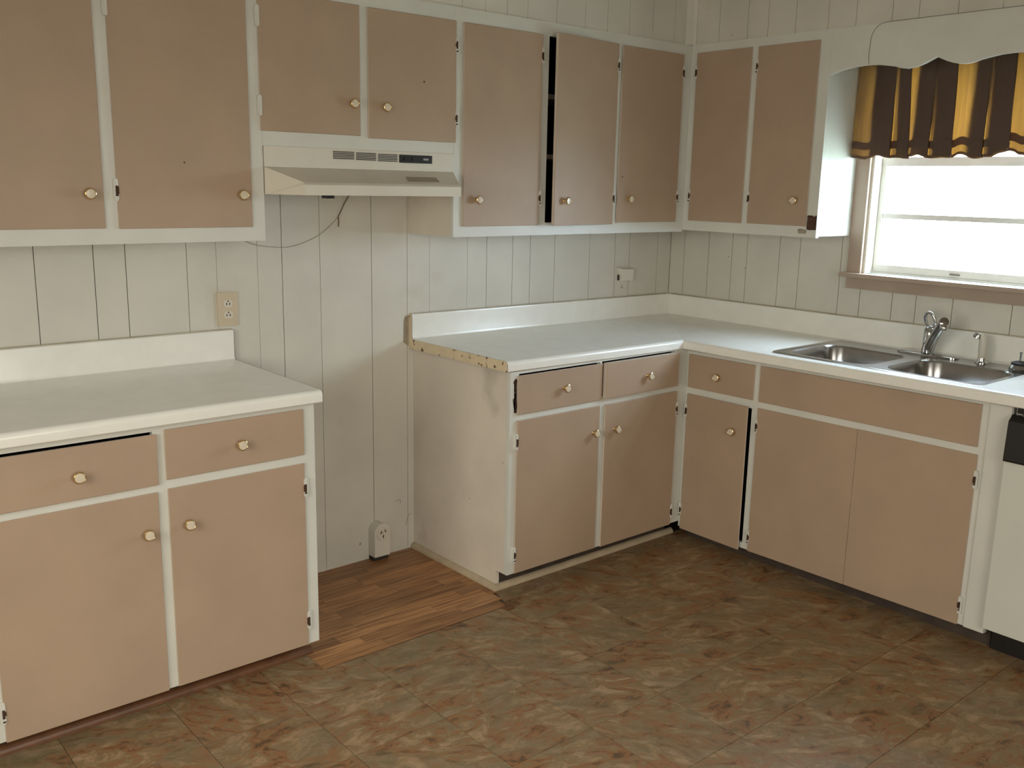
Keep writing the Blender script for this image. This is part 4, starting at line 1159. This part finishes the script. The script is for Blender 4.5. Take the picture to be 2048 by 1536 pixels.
# ------------------------------------------------------------------ dishwasher
dw = thing('dishwasher', 'white dishwasher with black control panel beside the sink cabinet', 'dishwasher', (-0.3, -2.3, 0))
D0, D1 = -2.606, -1.995
obj('tub', bx(-0.585, -0.03, D0+0.004, D1-0.004, 0.10, 0.868), 'appliance_white', dw)
obj('door', bx(-0.622, -0.5855, D0, D1, 0.098, 0.6905), 'appliance_white', dw, bevel=0.003)
bm = bmesh.new()
prof = [(-0.586, 0.694), (-0.634, 0.694), (-0.636, 0.70), (-0.630, 0.828), (-0.606, 0.846), (-0.586, 0.846)]
extrude_poly(bm, [(x, D0, z) for x, z in prof], (0, D1-D0, 0))
pn = obj('control_panel', bm, 'black_plastic', dw, bevel=0.002)
obj('trim_strip', bx(-0.607, -0.5865, D0+0.02, D1-0.03, 0.8465, 0.8505), 'steel', pn)
obj('top_recess', bx(-0.596, -0.586, D0+0.004, D1-0.010, 0.851, 0.868), 'black_plastic', dw)
obj('kick_plate', bx(-0.545, -0.530, D0+0.004, D1-0.003, 0.0, 0.097), 'black_plastic', dw)

# ------------------------------------------------------------------ range hood
h = thing('range_hood', 'almond range hood with louvre vents under the short wall cabinet', 'range hood', (-2.0, -0.25, 1.5))
hx0, hx1 = -2.3885, -1.6240
obj('upper_box', bx(hx0, hx1, -0.304, -0.002, 1.590, 1.6565), 'hood_enamel', h, bevel=0.002)
# tapering canopy
fy = -0.452
top = [(hx0+0.004, -0.3035, 1.5895), (hx1-0.004, -0.3035, 1.5895)]
lx0, lx1 = -2.3215, -1.6985
bm = bmesh.new()
V = lambda *p: bm.verts.new(p)
a0, a1 = V(hx0+0.001, -0.304, 1.5895), V(hx1-0.001, -0.304, 1.5895)
b0, b1 = V(lx0, fy+0.012, 1.5435), V(lx1, fy+0.012, 1.5435)
c0, c1 = V(lx0, fy, 1.536), V(lx1, fy, 1.536)
d0, d1 = V(lx0+0.001, fy, 1.503), V(lx1-0.001, fy, 1.503)
e0_, e1_ = V(hx0+0.001, -0.304, 1.503), V(hx1-0.001, -0.304, 1.503)
f0_, f1_ = V(hx0+0.001, -0.003, 1.503), V(hx1-0.001, -0.003, 1.503)
g0, g1 = V(hx0+0.001, -0.003, 1.5895), V(hx1-0.001, -0.003, 1.5895)
fs = [bm.faces.new(q) for q in ((a0, a1, b1, b0), (b0, b1, c1, c0), (c0, c1, d1, d0), (a0, b0, c0, d0, e0_), (a1, e1_, d1, c1, b1),
     (a0, e0_, f0_, g0), (a1, g1, f1_, e1_), (g0, f0_, f1_, g1), (a0, g0, g1, a1))]
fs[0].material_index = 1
# underside: recessed
u0_, u1_ = V(lx0+0.02, fy+0.015, 1.503), V(lx1-0.02, fy+0.015, 1.503)
w0_, w1_ = V(hx0+0.03, -0.02, 1.503), V(hx1-0.03, -0.02, 1.503)
m0_, m1_ = V(hx0+0.025, -0.304, 1.503), V(hx1-0.025, -0.304, 1.503)
for q in ((d0, d1, u1_, u0_), (e0_, d0, u0_, m0_), (f0_, e0_, m0_, w0_), (f1_, f0_, w0_, w1_), (e1_, f1_, w1_, m1_), (d1, e1_, m1_, u1_)): bm.faces.new(q)
inn = [u0_, u1_, m1_, w1_, w0_, m0_]
upv = [V(p.co.x, p.co.y, 1.530) for p in inn]
for k in range(6): bm.faces.new((inn[k], inn[(k+1) % 6], upv[(k+1) % 6], upv[k]))
bm.faces.new(upv)
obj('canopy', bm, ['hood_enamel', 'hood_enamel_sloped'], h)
for (x0, x1, z0, z1) in ((-2.135, -2.053, 1.6225, 1.650), (-2.045, -1.965, 1.6210, 1.6485), (-1.956, -1.876, 1.6195, 1.647)):
    bm = bmesh.new(); n = 5
    for k in range(n):
        zz = z0+(z1-z0)*(k+0.15)/n
        box(bm, x0, x1, -0.3062, -0.3045, zz, zz+0.0033)
    g_ = obj('vent', bm, 'vent_dark', h)
cpn = obj('switch_panel', bx(-1.867, -1.7245, -0.3072, -0.3045, 1.6175, 1.6460), 'black_plastic', h, bevel=0.0008)
obj('badge', bx(-1.764, -1.741, -0.3080, -0.3073, 1.6285, 1.6355), 'print_grey', cpn)
for k in range(2): obj('switch', bx(-1.850+0.038*k, -1.828+0.038*k, -0.3100, -0.3073, 1.6250, 1.6370), 'black_plastic', cpn)
# faded label on the slope
sl = (1.5895-1.5435)/(-0.304-(fy+0.012))
def slope_pt(x, y): return (x, y, 1.5895+sl*(y+0.304)+0.0004)
bm = bmesh.new()
extrude_poly(bm, [slope_pt(-1.905, -0.416), slope_pt(-1.768, -0.416), slope_pt(-1.752, -0.368), slope_pt(-1.882, -0.368)], (0, -0.0002, 0.0005))
o_ = obj('residue_patch', bm, 'mark_film', h); o_['label'] = 'brownish residue where a sticker was'
bm = bmesh.new(); box(bm, -2.235, -2.205, -0.43, -0.40, 1.493, 1.503)
obj('filter_clip', bm, 'black_plastic', h)

# loose wires below the hood
wr1 = thing('loose_wire', 'loose thin wire dangling from the range hood against the wall', 'wire', (-1.95, -0.004, 1.38))
bm = bmesh.new(); tube(bm, smooth_path([(-1.8975, -0.010, 1.5015), (-1.904, -0.007, 1.488), (-1.92, -0.005, 1.462), (-1.934, -0.004, 1.435), (-1.944, -0.004, 1.417), (-1.943, -0.004, 1.40), (-1.9455, -0.004, 1.378)], 4), 0.0022, 6)
obj('brown_strand', bm, 'wire_brown', wr1, smooth=True)
bm = bmesh.new(); tube(bm, smooth_path([(-1.944, -0.003, 1.417), (-1.973, -0.003, 1.389), (-2.027, -0.003, 1.349), (-2.09, -0.003, 1.322), (-2.152, -0.003, 1.3075), (-2.212, -0.003, 1.308), (-2.29, -0.003, 1.320), (-2.36, -0.003, 1.35)], 6), 0.0012, 6)
obj('pale_strand', bm, 'wire_pale', wr1, smooth=True)

# ------------------------------------------------------------------ outlets
def duplex_face(par, cx, cz, w):
    bm = bmesh.new()
    for k in range(16): pass
    pts = []
    for k in range(24):
        a = 2*PI*k/24; x = 0.0165*math.cos(a); z = max(-0.0125, min(0.0125, 0.0165*math.sin(a))); pts.append((cx+x, -w, cz+z))
    extrude_poly(bm, pts, (0, -0.0015, 0), 0)
    bmesh.ops.remove_doubles(bm, verts=bm.verts[:], dist=1e-5)
    y0, y1 = -w-0.0021, -w-0.0013
    box(bm, cx-0.0075, cx-0.0045, y0, y1, cz-0.0055, cz+0.0035, 1); box(bm, cx+0.0045, cx+0.0075, y0, y1, cz-0.0055, cz+0.0035, 1)
    lathe(bm, (cx, y1, cz+0.0085), (0, -1, 0), [(0.0026, 0), (0.0026, 0.0008)], 10, mi=[1, 1])
    return obj('receptacle', bm, ['outlet_face', 'slot_dark'], par)
o_ = thing('wall_outlet', 'beige duplex wall outlet above the left counter end', 'outlet', (-2.4, -0.003, 1.03))
obj('cover_plate', bx(-2.4385, -2.3625, -0.0065, -0.0004, 1.033, 1.155), 'outlet_plate', o_, bevel=0.0022)
duplex_face(o_, -2.400, 1.1135, 0.0065); duplex_face(o_, -2.400, 1.0735, 0.0065)
o_ = thing('wall_outlet', 'white-painted wall outlet above the counter near the corner', 'outlet', (-0.362, -0.003, 1.03))
obj('cover_plate', bx(-0.408, -0.318, -0.0055, -0.0004, 1.026, 1.160), 'wall_paint', o_, bevel=0.002)
duplex_face(o_, -0.360, 1.062, 0.0055)
ad = thing('plug_adapter', 'small white plug-in box seated in the corner outlet', 'adapter', (-0.352, -0.03, 1.09))
bm = bmesh.new()
A = [bm.verts.new(p) for p in ((-0.398, -0.0058, 1.160), (-0.300, -0.0058, 1.156), (-0.310, -0.0058, 1.090), (-0.380, -0.0058, 1.092))]
B = [bm.verts.new(p) for p in ((-0.392, -0.036, 1.154), (-0.308, -0.036, 1.151), (-0.316, -0.036, 1.096), (-0.376, -0.036, 1.098))]
bm.faces.new(A); bm.faces.new(B[::-1])
for k in range(4): bm.faces.new((A[k], A[(k+1) % 4], B[(k+1) % 4], B[k]))
obj('case', bm, 'outlet_white', ad, bevel=0.004)
obj('rear_slot', bx(-0.3945, -0.3905, -0.0150, -0.0062, 1.098, 1.125), 'slot_dark', ad)
# range receptacle on the wall at floor level
o_ = thing('range_outlet', 'round-topped white range receptacle low on the wall by the floor', 'outlet', (-1.80, -0.03, 0.0))
bm = bmesh.new()
cx, hw, zc = -1.800+0.010, 0.0365, 0.125
pts = [(cx-hw, 0.020), (cx+hw, 0.020)] + [(cx+hw*math.cos(PI*k/12), zc+hw*math.sin(PI*k/12)) for k in range(13)]
extrude_poly(bm, [(x, -0.0004, z) for x, z in pts], (0, -0.050, 0))
obj('housing', bm, 'outlet_white', o_, bevel=0.005, smooth=True)
bm = bmesh.new(); lathe(bm, (cx+0.001, -0.0500, 0.118), (0, -1, 0), [(0.0285, 0), (0.0285, 0.0045), (0.0265, 0.0065), (0, 0.0065)], 26)
rf = obj('socket_face', bm, 'outlet_face', o_, smooth=True)
def slot(cx_, cz_, ang, L=0.013, wd=0.0034):
    bm = bmesh.new(); box(bm, -wd/2, wd/2, -0.0585, -0.0564, -L/2, L/2)
    bmesh.ops.rotate(bm, verts=bm.verts[:], cent=(0, 0, 0), matrix=Matrix.Rotation(ang, 3, 'Y'))
    bmesh.ops.translate(bm, verts=bm.verts[:], vec=(cx_, 0, cz_))
    obj('slot', bm, 'slot_dark', rf)
slot(cx-0.009, 0.127, 0.55); slot(cx+0.011, 0.130, -0.5); slot(cx+0.001, 0.108, 0.0)
obj('screw', bx(cx-0.0015, cx+0.0035, -0.0580, -0.0564, 0.1205, 0.1225), 'steel', rf)
# torn base of the receptacle
obj('cable_hole', bx(cx-hw+0.002, cx+hw-0.002, -0.040, -0.0006, 0.001, 0.020), 'slot_dark', o_)

# scuffs on the wall behind the range
random.seed(5)
def scuff(pts, r=0.0022):
    bm = bmesh.new()
    for p, q in zip(pts[:-1], pts[1:]):
        d_ = Vector((q[0]-p[0], 0, q[1]-p[1])).normalized(); n_ = Vector((-d_.z, 0, d_.x))*r
        P0 = Vector((p[0], -0.0002, p[1])); Q0 = Vector((q[0], -0.0002, q[1]))
        extrude_poly(bm, [P0-n_, Q0-n_, Q0+n_, P0+n_], (0, -0.0004, 0))
    obj('scuff_mark', bm, 'mark_film', wb)
scuff([(-1.690, 0.225), (-1.672, 0.230), (-1.664, 0.222), (-1.668, 0.212)], 0.0015)
scuff([(-1.640, 0.110), (-1.625, 0.150), (-1.618, 0.158)], 0.0015)
scuff([(-1.868, 0.070), (-1.864, 0.082)], 0.0035)
